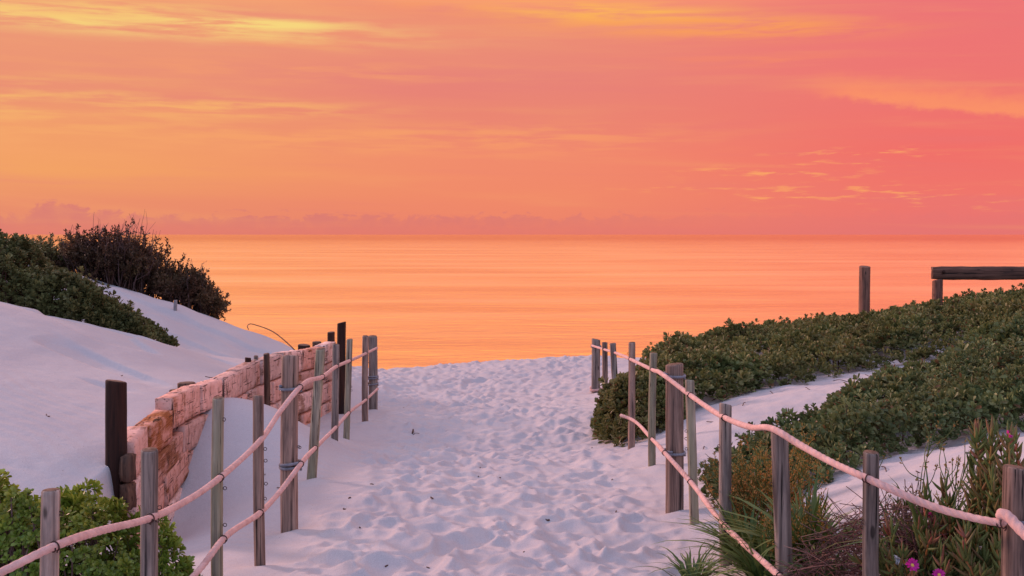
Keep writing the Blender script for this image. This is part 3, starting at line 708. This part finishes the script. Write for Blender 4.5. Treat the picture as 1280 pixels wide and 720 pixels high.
low_shrub('creeping_shrub', 'rounded end of dark shrub spilling through the right fence onto the path', clump, lambda x, y: .56 + 0 * x, 1900, .070, 'mat_leaf', 22, k=11, wid=.5, stalk=.06, edge=.5, low=.1, lump=.3)
lower = [(1.45, 8.6), (1.6, 7.9), (2.0, 8.05), (2.75, 8.45), (3.8, 8.5), (5.5, 9), (8, 10.5), (9, 13.5), (7.6, 14.6), (6.3, 14.5), (5.2, 12.9), (4.2, 11.9), (3.2, 11.1), (2.4, 10.2), (1.75, 9.5)]
low_shrub('creeping_shrub', 'leafy green succulent shrub mat on the lower right bank behind the near fence posts', lower, lambda x, y: .30 + .09 * smooth(3, 6, x) + 0 * y, 12000, .060, 'mat_leaf2', 23, k=11, wid=.48, stalk=.06, holes=.55, edge=.4, low=.15)
# left dune bush behind the first ridge
def hb(x, y): return np.interp(x, [-8.5, -6.8, -6.3, -6.0, -5.7, -5.2, -4.8, -4.4], [.86, .90, .90, .84, .68, .50, .34, .22])
low_shrub('dune_bush', 'big olive green bush on the left behind the first dune ridge', [(-9, 13.7), (-6.6, 13.6), (-5.4, 13.8), (-4.5, 14.1), (-4.3, 14.6), (-4.8, 15.2), (-5.8, 15.8), (-7.5, 16.3), (-9.5, 16)], hb, 8000, .062, 'dune_leaf', 24, k=11, wid=.5, stalk=.08, edge=.9, low=.15, lump=.22)
# bright bush by the near left posts
low_shrub('green_bush', 'bright green leafy bush at the bottom left behind the near rope', [(-3.5, 5.3), (-2.3, 5.25), (-1.75, 5.3), (-1.58, 5.6), (-1.75, 6.0), (-2.3, 6.4), (-3.0, 6.5), (-3.7, 6.3)],
          lambda x, y: np.interp(x, [-3.2, -2.6, -2.3, -2.0, -1.7, -1.5], [.53, .53, .52, .45, .35, .2]) + 0 * y, 2700, .040, 'bush_leaf', 25, edge=.4, fine=True, k=10, low=.1, lump=.35, lumpscale=3.0, wid=.52, twigmat='twig', spread=(15, 80))

# stiff dark shrubs on the far dune
def twiggy_shrub(name, label, cx, cy, wx, wy, topf, nst, seed, leafmat, bare=.15, dens=26, leafL=.055):
    g = np.random.default_rng(seed); bz = gz(cx, cy)
    t = thing(name, (cx, cy, bz), label, 'shrub')
    st = MB(); bare_mb = MB(); P = []; Dn = []; LL = []
    for s in range(nst):
        a = g.uniform(0, 6.283); rr = math.sqrt(g.random())
        tx = cx + wx * rr * math.cos(a); ty = cy + wy * rr * math.sin(a)
        gx_ = gz(tx, ty); ht = (topf(tx) + CZ - gx_) * (1 - .35 * rr * rr * abs(math.sin(a))) * g.uniform(.55, 1.0)
        if ht < .12: ht = .12
        isb = g.random() < bare
        if isb: ht *= g.uniform(1.15, 1.5)
        b0 = np.array([cx + (tx - cx) * .75, cy + (ty - cy) * .75, gz(cx + (tx - cx) * .75, cy + (ty - cy) * .75) - .05]); tip = np.array([tx, ty, gx_ + ht])
        m1 = b0 * .6 + tip * .4 + g.normal(0, .07, 3) + [0, 0, .08]; m2 = b0 * .25 + tip * .75 + g.normal(0, .06, 3)
        C = catmull([b0, m1, m2, tip], .08)
        r = np.linspace(.013, .003, len(C)) * (.95 if isb else 1)
        (bare_mb if isb else st).add(*tube(C - [cx, cy, bz], r, 4, cap=False))
        nb = 4 if isb else 7
        for q in range(nb):
            i0 = g.integers(len(C) // 3, len(C)); dirn = unit(unit(C[min(i0 + 1, len(C) - 1)] - C[i0 - 1]) + g.normal(0, .6, 3) + [0, 0, .25]); l = g.uniform(.10, .26)
            C2 = np.array([C[i0], C[i0] + dirn * l * .5 + g.normal(0, .012, 3), C[i0] + dirn * l + [0, 0, .03]])
            (bare_mb if isb else st).add(*tube(C2 - [cx, cy, bz], [.004, .003, .002], 3, cap=False))
            if not isb or g.random() < .15:
                k = dens; f = g.uniform(.1, 1.05, k); pp = C2[0] + (C2[2] - C2[0]) * f[:, None]
                P.append(pp); Dn.append(dirn * .8 + g.normal(0, .6, (k, 3))); LL.append(g.uniform(.6, 1.2, k) * leafL)
    P = np.concatenate(P); Dn = np.concatenate(Dn); LL = np.concatenate(LL)
    mb = MB(); put_leaves(mb, P - [cx, cy, bz], Dn, g.normal(0, 1, P.shape), LL, LL * .38, leaf_template())
    link('foliage', mb.build('foliage', M[leafmat]), t); link('branches', st.build('branches', M['darktwig']), t)['kind'] = 'stuff'
    if bare_mb.n: link('bare_twigs', bare_mb.build('bare_twigs', M['twig']), t)['kind'] = 'stuff'
def pxw(px, d): return (px - 640) / F * d
def ztop(pxs, pys, d): 
    xs = [pxw(p, d) for p in pxs]; zs = [-(q - 293) / F * d for q in pys]
    return lambda x: float(np.interp(x, xs, zs))
dS = 20.3
twiggy_shrub('dark_shrub', 'tall dark red-brown shrub with bare twigs on top of the far left dune', pxw(145, dS), dS, .92, .9, ztop([60, 80, 110, 150, 190, 205, 220], [318, 300, 298, 294, 298, 318, 345], dS), 340, 51, 'red_leaf', bare=.34)
twiggy_shrub('dark_shrub', 'low dark shrub at the seaward end of the far left dune', pxw(237, dS), dS, .58, .6, ztop([200, 215, 235, 250, 265, 282], [338, 340, 336, 345, 365, 392], dS), 150, 52, 'red_leaf', bare=.15)
twiggy_shrub('dark_shrub', 'round dark leafy shrub at the left edge behind the olive bush', pxw(40, dS), dS, .75, .8, ztop([0, 30, 60, 90], [300, 302, 304, 312], dS), 90, 53, 'dune_leaf', bare=.05)

# ------------------------------------------------------------------ near plants at the lower right
def blades(mb, cx, cy, n, L, g, w=.011, arch=.9, lean=(0, 0), zoff=0):
    for q in range(n):
        a = g.uniform(0, 6.283); d0 = np.array([math.cos(a), math.sin(a)]); l = L * g.uniform(.55, 1.15); out = g.uniform(.25, arch)
        bx, by = cx + d0[0] * g.uniform(0, .06), cy + d0[1] * g.uniform(0, .06); z0 = gz(bx, by) - .02 + zoff
        t = np.linspace(0, 1, 9); 
        hor = out * l * t ** 1.5; ver = l * (t * 1.0 - .62 * out * t ** 2.2) * .9
        P = np.stack([bx + (d0[0] + lean[0]) * hor, by + (d0[1] + lean[1]) * hor, z0 + ver], -1) + g.normal(0, .003, (9, 3))
        side = np.array([-d0[1], d0[0], 0.]) + g.normal(0, .2, 3); side = unit(side); ww = w * g.uniform(.7, 1.2) * (1 - t ** 2.5 * .93) * (.5 + .5 * np.minimum(t * 6, 1))
        Lf = P - side * ww[:, None]; Rt = P + side * ww[:, None]; Md = P - np.array([0, 0, .25]) * ww[:, None]
        V = np.concatenate([Lf, Md, Rt]); i = np.arange(8)
        F4 = np.vstack([np.stack([i, i + 9, i + 10, i + 1], -1), np.stack([i + 9, i + 18, i + 19, i + 10], -1)])
        mb.add(V, None, F4)
def strap_plant(label, px, d, n, L, seed, mat='strap', w=.011, arch=.9, name='strap_leaf_plant'):
    g = np.random.default_rng(seed); x = pxw(px, d); b = np.array([x, d, gz(x, d)])
    mb = MB(); blades(mb, x, d, n, L, g, w, arch)
    me = mb.build(name, M[mat]); me.transform(Matrix.Translation(-Vector(b)))
    o = link(name, me, None, b); tag(o, label, 'plant', 'strap leaved plants by the right fence')
strap_plant('dark strap leaved clump at the bottom left of the right hand plants', 866, 6.15, 55, .34, 71, w=.009, arch=1.0)
strap_plant('arching strap leaved clump at the foot of the grey post beside the orange-tinged plant', 935, 6.5, 150, .52, 72, arch=1.0, w=.013)
strap_plant('yellow-green strap leaved clump behind the post that carries the sagging rope', 1012, 6.1, 160, .64, 73, arch=1.0, w=.014)
strap_plant('long arching strap leaved clump between the dry tangle and the corner post', 1165, 5.4, 40, .62, 74, arch=1.1, w=.012)
strap_plant('dense strap leaved clump left of the post that carries the sagging rope', 958, 6.0, 120, .50, 76, arch=1.1, w=.012)
strap_plant('low strap leaved clump left of the dry tangle at the bottom edge', 1030, 5.55, 50, .36, 75, arch=1.1, w=.008)

def stem_plant(name, label, cx, cy, spread, ht, nst, seed, leafmat, stemmat, leafL, leafW, step, fork=3, cat='plant', topmat=None, group=None, leafstart=.25):
    """branched upright plant with small leaves along thin stems"""
    g = np.random.default_rng(seed); b = np.array([cx, cy, gz(cx, cy)])
    t = thing(name, b, label, cat, group); st = MB(); P = []; Dn = []
    for s in range(nst):
        a = g.uniform(0, 6.283); rr = spread * math.sqrt(g.random())
        p0 = b + [rr * .35 * math.cos(a), rr * .35 * math.sin(a), -.03]; tip = np.array([cx + rr * math.cos(a), cy + rr * math.sin(a), 0]); tip[2] = gz(tip[0], tip[1]) + ht * g.uniform(.6, 1.05)
        C = catmull([p0, p0 * .55 + tip * .45 + g.normal(0, .03, 3) + [0, 0, .02], tip], .03)
        st.add(*tube(C - b, np.linspace(.006, .002, len(C)), 4, cap=False)); lines = [C]
        for q in range(fork):
            i0 = g.integers(len(C) // 3, len(C)); T = unit(C[min(i0 + 1, len(C) - 1)] - C[i0 - 1]); dv = unit(T + g.normal(0, .5, 3)); l = ht * g.uniform(.15, .38)
            C2 = catmull([C[i0], C[i0] + dv * l * .5 + g.normal(0, .01, 3), C[i0] + dv * l + [0, 0, .04]], .02); st.add(*tube(C2 - b, np.linspace(.0035, .0015, len(C2)), 3, cap=False)); lines.append(C2)
        for C_ in lines:
            k = max(2, int(len(C_) * .02 / step * 1.2)); f = g.uniform(leafstart, 1, k); ii = np.minimum((f * (len(C_) - 1)).astype(int), len(C_) - 2)
            P.append(C_[ii]); T = unit(C_[ii + 1] - C_[ii]); Dn.append(T * .7 + g.normal(0, .5, (k, 3)))
    link('stems', st.build('stems', M[stemmat]), t)
    if leafmat:
        P = np.concatenate(P); Dn = np.concatenate(Dn); s = g.uniform(.7, 1.2, len(P)) * leafL
        mb = MB(); put_leaves(mb, P - b, Dn, g.normal(0, 1, P.shape), s, s * leafW, leaf_template()); link('foliage', mb.build('foliage', M[leafmat]), t)
    return t
stem_plant('feathery_plant', 'feathery orange-tinged plant around the grey post of the right fence', pxw(958, 6.95), 6.95, .36, .54, 72, 81, 'orange', 'strap', .022, .32, .009, fork=5)
stem_plant('feathery_plant', 'small feathery plant in front of the post that carries the sagging rope', pxw(1000, 6.0), 6.0, .20, .36, 16, 86, 'orange', 'strap', .022, .32, .010, fork=5)
stem_plant('flower_stalk_plant', 'sparse plant with forked yellow flower stalks behind the sagging rope', pxw(1140, 5.9), 5.9, .34, .50, 8, 82, 'stalk', 'strap', .020, .4, .035, fork=6, leafstart=.8)
stem_plant('silver_plant', 'small silvery leaved plant left of the corner post top', pxw(1228, 5.6), 5.6, .07, .40, 9, 83, 'silver', 'strap', .05, .3, .025, fork=2, leafstart=.55)
# dry tangle
g = np.random.default_rng(84); cx, cy = pxw(1098, 5.45), 5.5; b = np.array([cx, cy, gz(cx, cy)]); mb = MB()
for q in range(700):
    a = g.uniform(0, 6.283); rr = .40 * math.sqrt(g.random()); p = b + [rr * math.cos(a), rr * math.sin(a) * .7, 0]; p[2] = gz(p[0], p[1]) + g.random() * .38 * math.sqrt(max(0, 1 - (rr / .42) ** 2)) + .01
    dv = g.normal(0, 1, 3) * [1, 1, .5]; dv = unit(dv); l = g.uniform(.08, .2)
    C = catmull([p - dv * l + g.normal(0, .03, 3), p, p + dv * l + g.normal(0, .03, 3) - [0, 0, .02]], .05); C[:, 2] = np.maximum(C[:, 2], b[2] - .06)
    mb.add(*tube(C - b, .0022, 3, cap=False))
o = link('dry_tangle', mb.build('dry_tangle', M['straw']), None, b); tag(o, 'tangle of dry brown stems behind the grey post at the lower right', 'dry plant')
# ice plants
def finger(mb, p, dv, L, r, g):
    dv = unit(dv); side = unit(np.cross(dv, g.normal(0, 1, 3))); n = 6; t = np.linspace(0, 1, n)
    P = p + dv * (L * t)[:, None] + np.array([0, 0, .28 * L]) * (t ** 2)[:, None]
    mb.add(*tube(P, r * np.array([.7, 1, 1, .85, .55, .12]), 5, cap=True))
def flower(parent, p, ax, r, g):
    ax = unit(np.array(ax, float)); u = unit(np.cross(ax, [.3, .8, .2])); w = np.cross(ax, u); k = 26
    a = np.linspace(0, 6.283 * 2, k, endpoint=False); Dn = np.cos(a)[:, None] * u + np.sin(a)[:, None] * w + ax * np.where(np.arange(k) < 13, .25, .7)[:, None] + g.normal(0, .05, (k, 3))
    mb = MB(); put_leaves(mb, np.repeat(p[None], k, 0), Dn, np.repeat(ax[None], k, 0), r * g.uniform(.85, 1.1, k), r * .26, leaf_template())
    f = link('flower', mb.build('flower', M['petal']), parent)
    mb = MB(); mb.add(*tube(np.array([p, p + ax * r * .15, p + ax * r * .3]), [r * .3, r * .28, r * .1], 10)); link('flower_centre', mb.build('flower_centre', M['yolk']), f)
def ice_plant(label, px, d, spread, ht, nst, seed, flowers=()):
    g = np.random.default_rng(seed); cx = pxw(px, d); b = np.array([cx, d, gz(cx, d)]); t = thing('ice_plant', b, label, 'plant', 'ice plants by the corner post')
    st = MB(); lf = MB()
    for s in range(nst):
        a = g.uniform(0, 6.283); rr = spread * math.sqrt(g.random()); p0 = np.array([rr * .6 * math.cos(a), rr * .6 * math.sin(a), -.02])
        tip = np.array([rr * math.cos(a), rr * math.sin(a), ht * g.uniform(.35, 1.05)]) + g.normal(0, .03, 3)
        C = catmull([p0, p0 * .5 + tip * .5 + g.normal(0, .025, 3), tip], .034); st.add(*tube(C, np.linspace(.006, .004, len(C)), 5, cap=False))
        for i in range(1, len(C)):
            if g.random() < .15: continue
            T = unit(C[i] - C[i - 1]); u = unit(np.cross(T, g.normal(0, 1, 3)))
            for sg in (-1, 1): finger(lf, C[i], T * g.uniform(.5, 1.1) + sg * u * .8, g.uniform(.045, .08), .0075, g)
        for _ in range(3): finger(lf, C[-1], T + g.normal(0, .3, 3), g.uniform(.05, .085), .0075, g)
    link('stems', st.build('stems', M['orange']), t); link('foliage', lf.build('foliage', M['ice']), t)
    for (fx, fy, fd, r) in flowers:
        p = at(fx, fy, fd); flower(t, p - b, (g.normal(0, .3), -.8, .6), r, g)
        s2 = MB(); base = np.array([p[0] + g.normal(0, .03), p[1] + .06, gz(p[0], p[1] + .06)]) - b; s2.add(*tube(np.array([base, (base + p - b) / 2 + g.normal(0, .01, 3), p - b]), .004, 5)); link('flower_stalk', s2.build('flower_stalk', M['orange']), t)
ice_plant('tall reddish ice plant rising behind the thick corner post with a pink bud', 1268, 5.15, .17, .58, 28, 91, [(1261, 543, 5.05, .022)])
ice_plant('reddish ice plant left of the corner post under the sagging rope', 1205, 5.3, .18, .34, 28, 92)
ice_plant('ice plant with magenta flowers at the bottom edge left of the corner post', 1150, 5.15, .20, .24, 32, 93, [(1140, 707, 4.95, .033), (1174, 719, 4.9, .03)])
ice_plant('small ice plant with one pink flower just under the sagging rope', 1158, 5.65, .13, .26, 16, 94, [(1163, 646, 5.45, .024)])
ice_plant('low ice plant at the foot of the corner post', 1235, 4.95, .13, .22, 18, 95)
# white scrap among the plants
p = at(1125, 702, 5.15); gs = np.random.default_rng(5)
me = box_mesh(.07, .05, .03, M['white'], 9, nx=5, ny=4, nz=3, jit=.007); o = link('paper_scrap', me, None, p); o.location.z = max(p[2], gz(p[0], p[1]) + .02); o.rotation_euler = (.3, .5, .4)
tag(o, 'small crumpled white scrap among the ice plants at the bottom edge', 'litter')

# bare vine on the dune skyline
C = catmull([at(*q) for q in [(371, 440, 16.6), (355, 425, 16.6), (340, 414, 16.65), (322, 407, 16.7), (312, 405, 16.7), (309, 408, 16.7), (311, 412, 16.7)]], .02)
b = C[0].copy(); mb = MB(); mb.add(*tube(C - b, np.linspace(.010, .006, len(C)), 6))
o = link('bare_vine', mb.build('bare_vine', M['rail']), None, b); tag(o, 'single bare curved twig arching over the sand behind the pink wall', 'twig')

# bits of wood on the sand
g = np.random.default_rng(77)
def chip(px, py, L, seed, label='small dark bit of driftwood lying on the path', r=.006, group='bits of wood on the path'):
    lo, hi = 3.5, 24.
    for _ in range(40):
        d = (lo + hi) / 2; x = pxw(px, d); z = -(py - 293) / F * d
        if z > H(np.array([x]), np.array([d]))[0]: lo = d
        else: hi = d
    b = np.array([x, d, gz(x, d) + r * .6]); gg = np.random.default_rng(seed); a = gg.uniform(0, 3.14)
    dv = np.array([math.cos(a), math.sin(a), gg.uniform(0, .12)]); P = np.array([-dv * L / 2, gg.normal(0, L * .08, 3), dv * L / 2]); P[:, 2] += abs(dv[2]) * L / 2
    mb = MB(); mb.add(*tube(catmull(P, L / 8), r, 6)); o = link('wood_chip', mb.build('wood_chip', M['darktwig']), None, b); tag(o, label, 'debris', group)
chip(516, 541, .16, 1, 'dark bent leaf-like twig lying on the middle of the path', .010)
chip(520, 543, .10, 2, 'thin straw beside the bent twig on the path', .003)
for q, (px, py) in enumerate([(602, 472), (603, 505), (437, 623), (465, 606), (431, 637), (540, 623), (598, 596), (684, 650), (765, 600), (770, 640), (483, 708), (535, 710), (625, 598), (450, 660), (740, 560), (655, 690), (600, 585), (505, 510), (560, 560), (700, 610)]):
    chip(px, py, float(g.uniform(.012, .04)), 10 + q, r=float(g.uniform(.003, .007)))

for q, (px, py, L_) in enumerate([(905, 512, .22), (930, 506, .14), (968, 492, .18), (1010, 487, .12), (1052, 478, .2), (890, 527, .12), (1090, 470, .16), (880, 560, .10), (1105, 588, .12), (1150, 592, .09)]):
    chip(px, py, L_, 60 + q, 'thin dry twig lying on the bare sand of the right bank', .004, 'twigs on the right sand bank')
for q, (px, py, L_) in enumerate([(200, 497, .10), (209, 496, .18), (262, 472, .09), (150, 470, .06), (60, 520, .07), (350, 610, .05), (330, 592, .10), (318, 608, .06)]):
    chip(px, py, L_, 80 + q, 'thin dry twig lying on the smooth sand near the pink wall', .004, 'twigs on the left dune sand')
# ------------------------------------------------------------------ sky and light
SUN_AZ, SUN_EL = -54.0, 16.0      # degrees left of straight out to sea
w = bpy.data.worlds.new('World'); scene.world = w; w.use_nodes = True
nt = w.node_tree; nt.nodes.clear(); k = NT(nt)
out = k.n('OutputWorld'); bg = k.n('Background'); bg2 = k.n('Background'); add = k.n('AddShader')
sky = k.n('TexSky', sky_type='NISHITA'); sky.sun_disc = False; sky.sun_elevation = R(SUN_EL); sky.sun_rotation = R(SUN_AZ)
k.l(sky.outputs[0], bg2.inputs[0]); bg2.inputs[1].default_value = 0.0015
dirv = k.n('TexCoord').outputs['Generated']
nrm = k.n('VectorMath', operation='NORMALIZE'); k.l(dirv, nrm.inputs[0])
sx = k.n('SeparateXYZ'); k.l(nrm.outputs[0], sx.inputs[0])
az = k.math('MULTIPLY', k.math('ARCTAN2', sx.outputs[0], sx.outputs[1]), 57.29578)
el = k.math('MULTIPLY', k.math('ARCSINE', sx.outputs[2]), 57.29578)
def ael(px, py):
    u = (px - 640) / F; v = (293 - py) / F; return math.degrees(math.atan(u)), math.degrees(math.atan(v / math.hypot(1, u)))
def vec(a, b, c=0.):
    x = k.n('CombineXYZ'); k.setin(x, 0, a); k.setin(x, 1, b); k.setin(x, 2, c); return x.outputs[0]
def vramp(stops, top=90.):      # stops in degrees of elevation; sqrt spacing keeps the low sky fine
    return k.ramp(k.math('SQRT', k.math('DIVIDE', k.math('MAXIMUM', el, 0.), top)), [(math.sqrt(e / top), c) for e, c in stops])
GOLD = (1.85, .88, .12)
HI = [(32, (1.0, .52, .48)), (60, (.80, .68, .90)), (90, (.72, .76, 1.10))]
Lr = vramp([(0, lin(222, 128, 110)), (1.6, lin(232, 140, 105)), (3, lin(241, 160, 98)), (5, lin(240, 156, 103)), (7, lin(234, 143, 112)), (9.5, lin(236, 150, 114)), (12.5, lin(246, 176, 112)), (19, GOLD)] + HI)
Cr = vramp([(0, lin(232, 124, 106)), (2, lin(240, 136, 104)), (4, lin(240, 136, 107)), (6, lin(234, 131, 112)), (8, lin(232, 132, 117)), (11, lin(238, 142, 113)), (19, (1.85, .85, .12))] + HI)
Rr = vramp([(0, lin(226, 116, 118)), (2, lin(239, 116, 106)), (4, lin(240, 110, 104)), (7, lin(238, 116, 111)), (11, lin(236, 115, 117)), (19, (1.75, .68, .16))] + HI)
c = k.mix(k.mapr(az, -25, 2), Lr, Cr); c = k.mix(k.mapr(az, 0, 22), c, Rr)
# broad soft streaks, tilted slightly
st1 = k.noise(vec(k.math('MULTIPLY', az, .045), k.math('ADD', k.math('MULTIPLY', el, .75), k.math('MULTIPLY', az, .02))), 1.0, 5, .55, dist=.4)
lowm = k.mapr(el, 14, 20, 1, 0)
c = k.mix(k.math('MULTIPLY', k.mapr(st1, .5, .72), k.math('MULTIPLY', lowm, .30)), c, lin(248, 168, 105))
c = k.mix(k.math('MULTIPLY', k.mapr(st1, .48, .28), k.math('MULTIPLY', lowm, .26)), c, lin(226, 118, 120))
def blob(px, py, wpx, hpx, slope=0.):
    """soft elliptical region of sky by direction"""
    a0, e0 = ael(px, py); sa = wpx / F * 57.3; se = hpx / F * 57.3
    da = k.math('SUBTRACT', az, a0); de = k.math('SUBTRACT', k.math('SUBTRACT', el, e0), k.math('MULTIPLY', da, slope))
    q = k.math('ADD', k.math('POWER', k.math('ABSOLUTE', k.math('DIVIDE', da, sa)), 2.), k.math('POWER', k.math('ABSOLUTE', k.math('DIVIDE', de, se)), 2.))
    return k.math('EXPONENT', k.math('MULTIPLY', q, -1.))
fine = k.noise(vec(k.math('MULTIPLY', az, .22), k.math('MULTIPLY', el, 2.4)), 1.0, 6, .6, dist=.3)
finer = k.noise(vec(k.math('MULTIPLY', az, .55), k.math('MULTIPLY', el, 4.2), 3.), 1.0, 5, .6)
puff = k.noise(vec(k.math('MULTIPLY', az, 1.0), k.math('MULTIPLY', el, 1.6), 7.), 1.0, 5, .6)
def streak(px, py, wpx, hpx, col, amt, lo=.35, hi=.6, slope=0., nz=None):
    global c
    m_ = k.math('MINIMUM', k.math('MULTIPLY', blob(px, py, wpx, hpx, slope), 1.35), 1.0)
    f = k.math('MULTIPLY', k.math('MULTIPLY', m_, k.mapr((fine if nz is None else nz), lo, hi)), amt)
    c = k.mix(f, c, col)
Y1 = lin(247, 216, 124); Y2 = lin(246, 184, 106)
streak(110, 22, 300, 15, Y1, .9, .33, .68, slope=-.02)
streak(40, 4, 190, 14, lin(246, 190, 112), .8, .38, .66)
streak(330, 30, 90, 5, Y1, .85, .36, .6)
streak(40, 128, 170, 30, Y2, .7, .38, .74)
streak(310, 136, 130, 10, lin(247, 178, 106), .8, .38, .62)
streak(120, 165, 300, 16, lin(244, 164, 104), .6, .36, .66)
streak(520, 174, 280, 15, lin(246, 158, 104), .75, .38, .66, slope=.02)
streak(640, 3, 220, 14, lin(246, 152, 105), .7, .38, .66)
streak(400, 90, 260, 12, lin(244, 156, 108), .6, .4, .7)
streak(770, 18, 130, 12, lin(254, 186, 84), .9, .28, .66, slope=-.06)
streak(900, 34, 170, 12, lin(249, 156, 88), .85, .34, .6, slope=-.04)
streak(930, 74, 120, 8, lin(244, 136, 104), .6, .4, .7)
streak(700, 182, 140, 14, lin(247, 150, 104), .6, .4, .7)
# the ragged-edged cloud on the right
a1, e1 = ael(1000, 119); a2, e2 = ael(1280, 148)
edge = k.math('ADD', e1, k.math('MULTIPLY', k.math('SUBTRACT', az, a1), (e2 - e1) / (a2 - a1)))
edge = k.math('ADD', edge, k.math('MULTIPLY', k.math('SUBTRACT', puff, .5), .9))
above = k.math('SUBTRACT', el, edge)
f = k.math('MULTIPLY', k.mapr(above, -.15, .30), k.mapr(above, 1.6, .2)); f = k.math('MULTIPLY', f, k.math('MULTIPLY', k.mapr(az, a1 - .4, a1 + 3), k.mapr(az, 40, 26)))
c = k.mix(k.math('MULTIPLY', f, .9), c, lin(251, 146, 102))
# lit cloudlets
for (px, py, wp, hp, lo) in [(950, 214, 90, 7, .47), (1000, 219, 80, 6, .48), (850, 235, 80, 5, .48), (975, 244, 55, 10, .46), (1060, 238, 90, 8, .48), (1130, 243, 70, 9, .48), (1075, 198, 80, 9, .50), (1200, 240, 80, 7, .5), (1180, 256, 80, 8, .51), (1080, 190, 90, 5, .5)]:
    streak(px, py, wp, hp, lin(251, 166, 100), .8, lo + .03, lo + .26, nz=finer)
# cumulus bank on the horizon
bankn = k.noise(vec(k.math('MULTIPLY', az, .34), 4.), 1.0, 4, .55); bk2 = k.noise(vec(k.math('MULTIPLY', az, 1.0), k.math('MULTIPLY', el, 1.7), 2.), 1.0, 6, .62, dist=.5)
at1 = ael(68, 238)[0]
tower = k.math('MULTIPLY', k.math('EXPONENT', k.math('MULTIPLY', k.math('POWER', k.math('DIVIDE', k.math('SUBTRACT', az, at1), .95), 2.), -1.)), .75)
topb = k.math('ADD', k.math('ADD', .55, k.math('MULTIPLY', bankn, .9)), k.math('ADD', tower, k.math('MULTIPLY', k.math('SUBTRACT', bk2, .5), 1.7)))
bm1 = k.mapr(k.math('SUBTRACT', topb, el), -.05, .22)
bm1 = k.math('MULTIPLY', bm1, k.mapr(az, 13, -2, .12, .64))
bm1 = k.math('MULTIPLY', bm1, k.math('MULTIPLY', k.mapr(bk2, .25, .7, .55, 1.1), k.mapr(el, 0, 1.3, .6, 1.0)))
c = k.mix(bm1, c, lin(210, 116, 117))
hz = k.mapr(el, .9, 0, 0, .25); c = k.mix(hz, c, lin(232, 118, 104))
# the sky behind the camera is the blue hour
dotf = k.math('MULTIPLY', sx.outputs[1], 1.0)
back = k.mix(k.mapr(el, 0, 60), (.48, .58, .84), (.63, .72, 1.08))
c = k.mix(k.mapr(dotf, .25, -.35), c, back)
k.l(c, bg.inputs[0]); bg.inputs[1].default_value = 1.0
k.l(bg.outputs[0], add.inputs[0]); k.l(bg2.outputs[0], add.inputs[1]); k.l(add.outputs[0], out.inputs[0])

sl = bpy.data.lights.new('sun', 'SUN'); so = bpy.data.objects.new('sun', sl); COL.objects.link(so)
sl.energy = 3.0; sl.angle = R(6); sl.color = (1.0, .58, .52)
a, e = R(SUN_AZ), R(SUN_EL + 3)
dv = Vector((math.sin(a) * math.cos(e), math.cos(a) * math.cos(e), math.sin(e)))
so.rotation_euler = dv.to_track_quat('Z', 'Y').to_euler()

vs = scene.view_settings
vs.view_transform = 'Standard'; vs.look = 'None'; vs.exposure = 0.0; vs.gamma = 1; vs.use_curve_mapping = False
scene.render.engine = 'CYCLES'
scene.cycles.max_bounces = 6
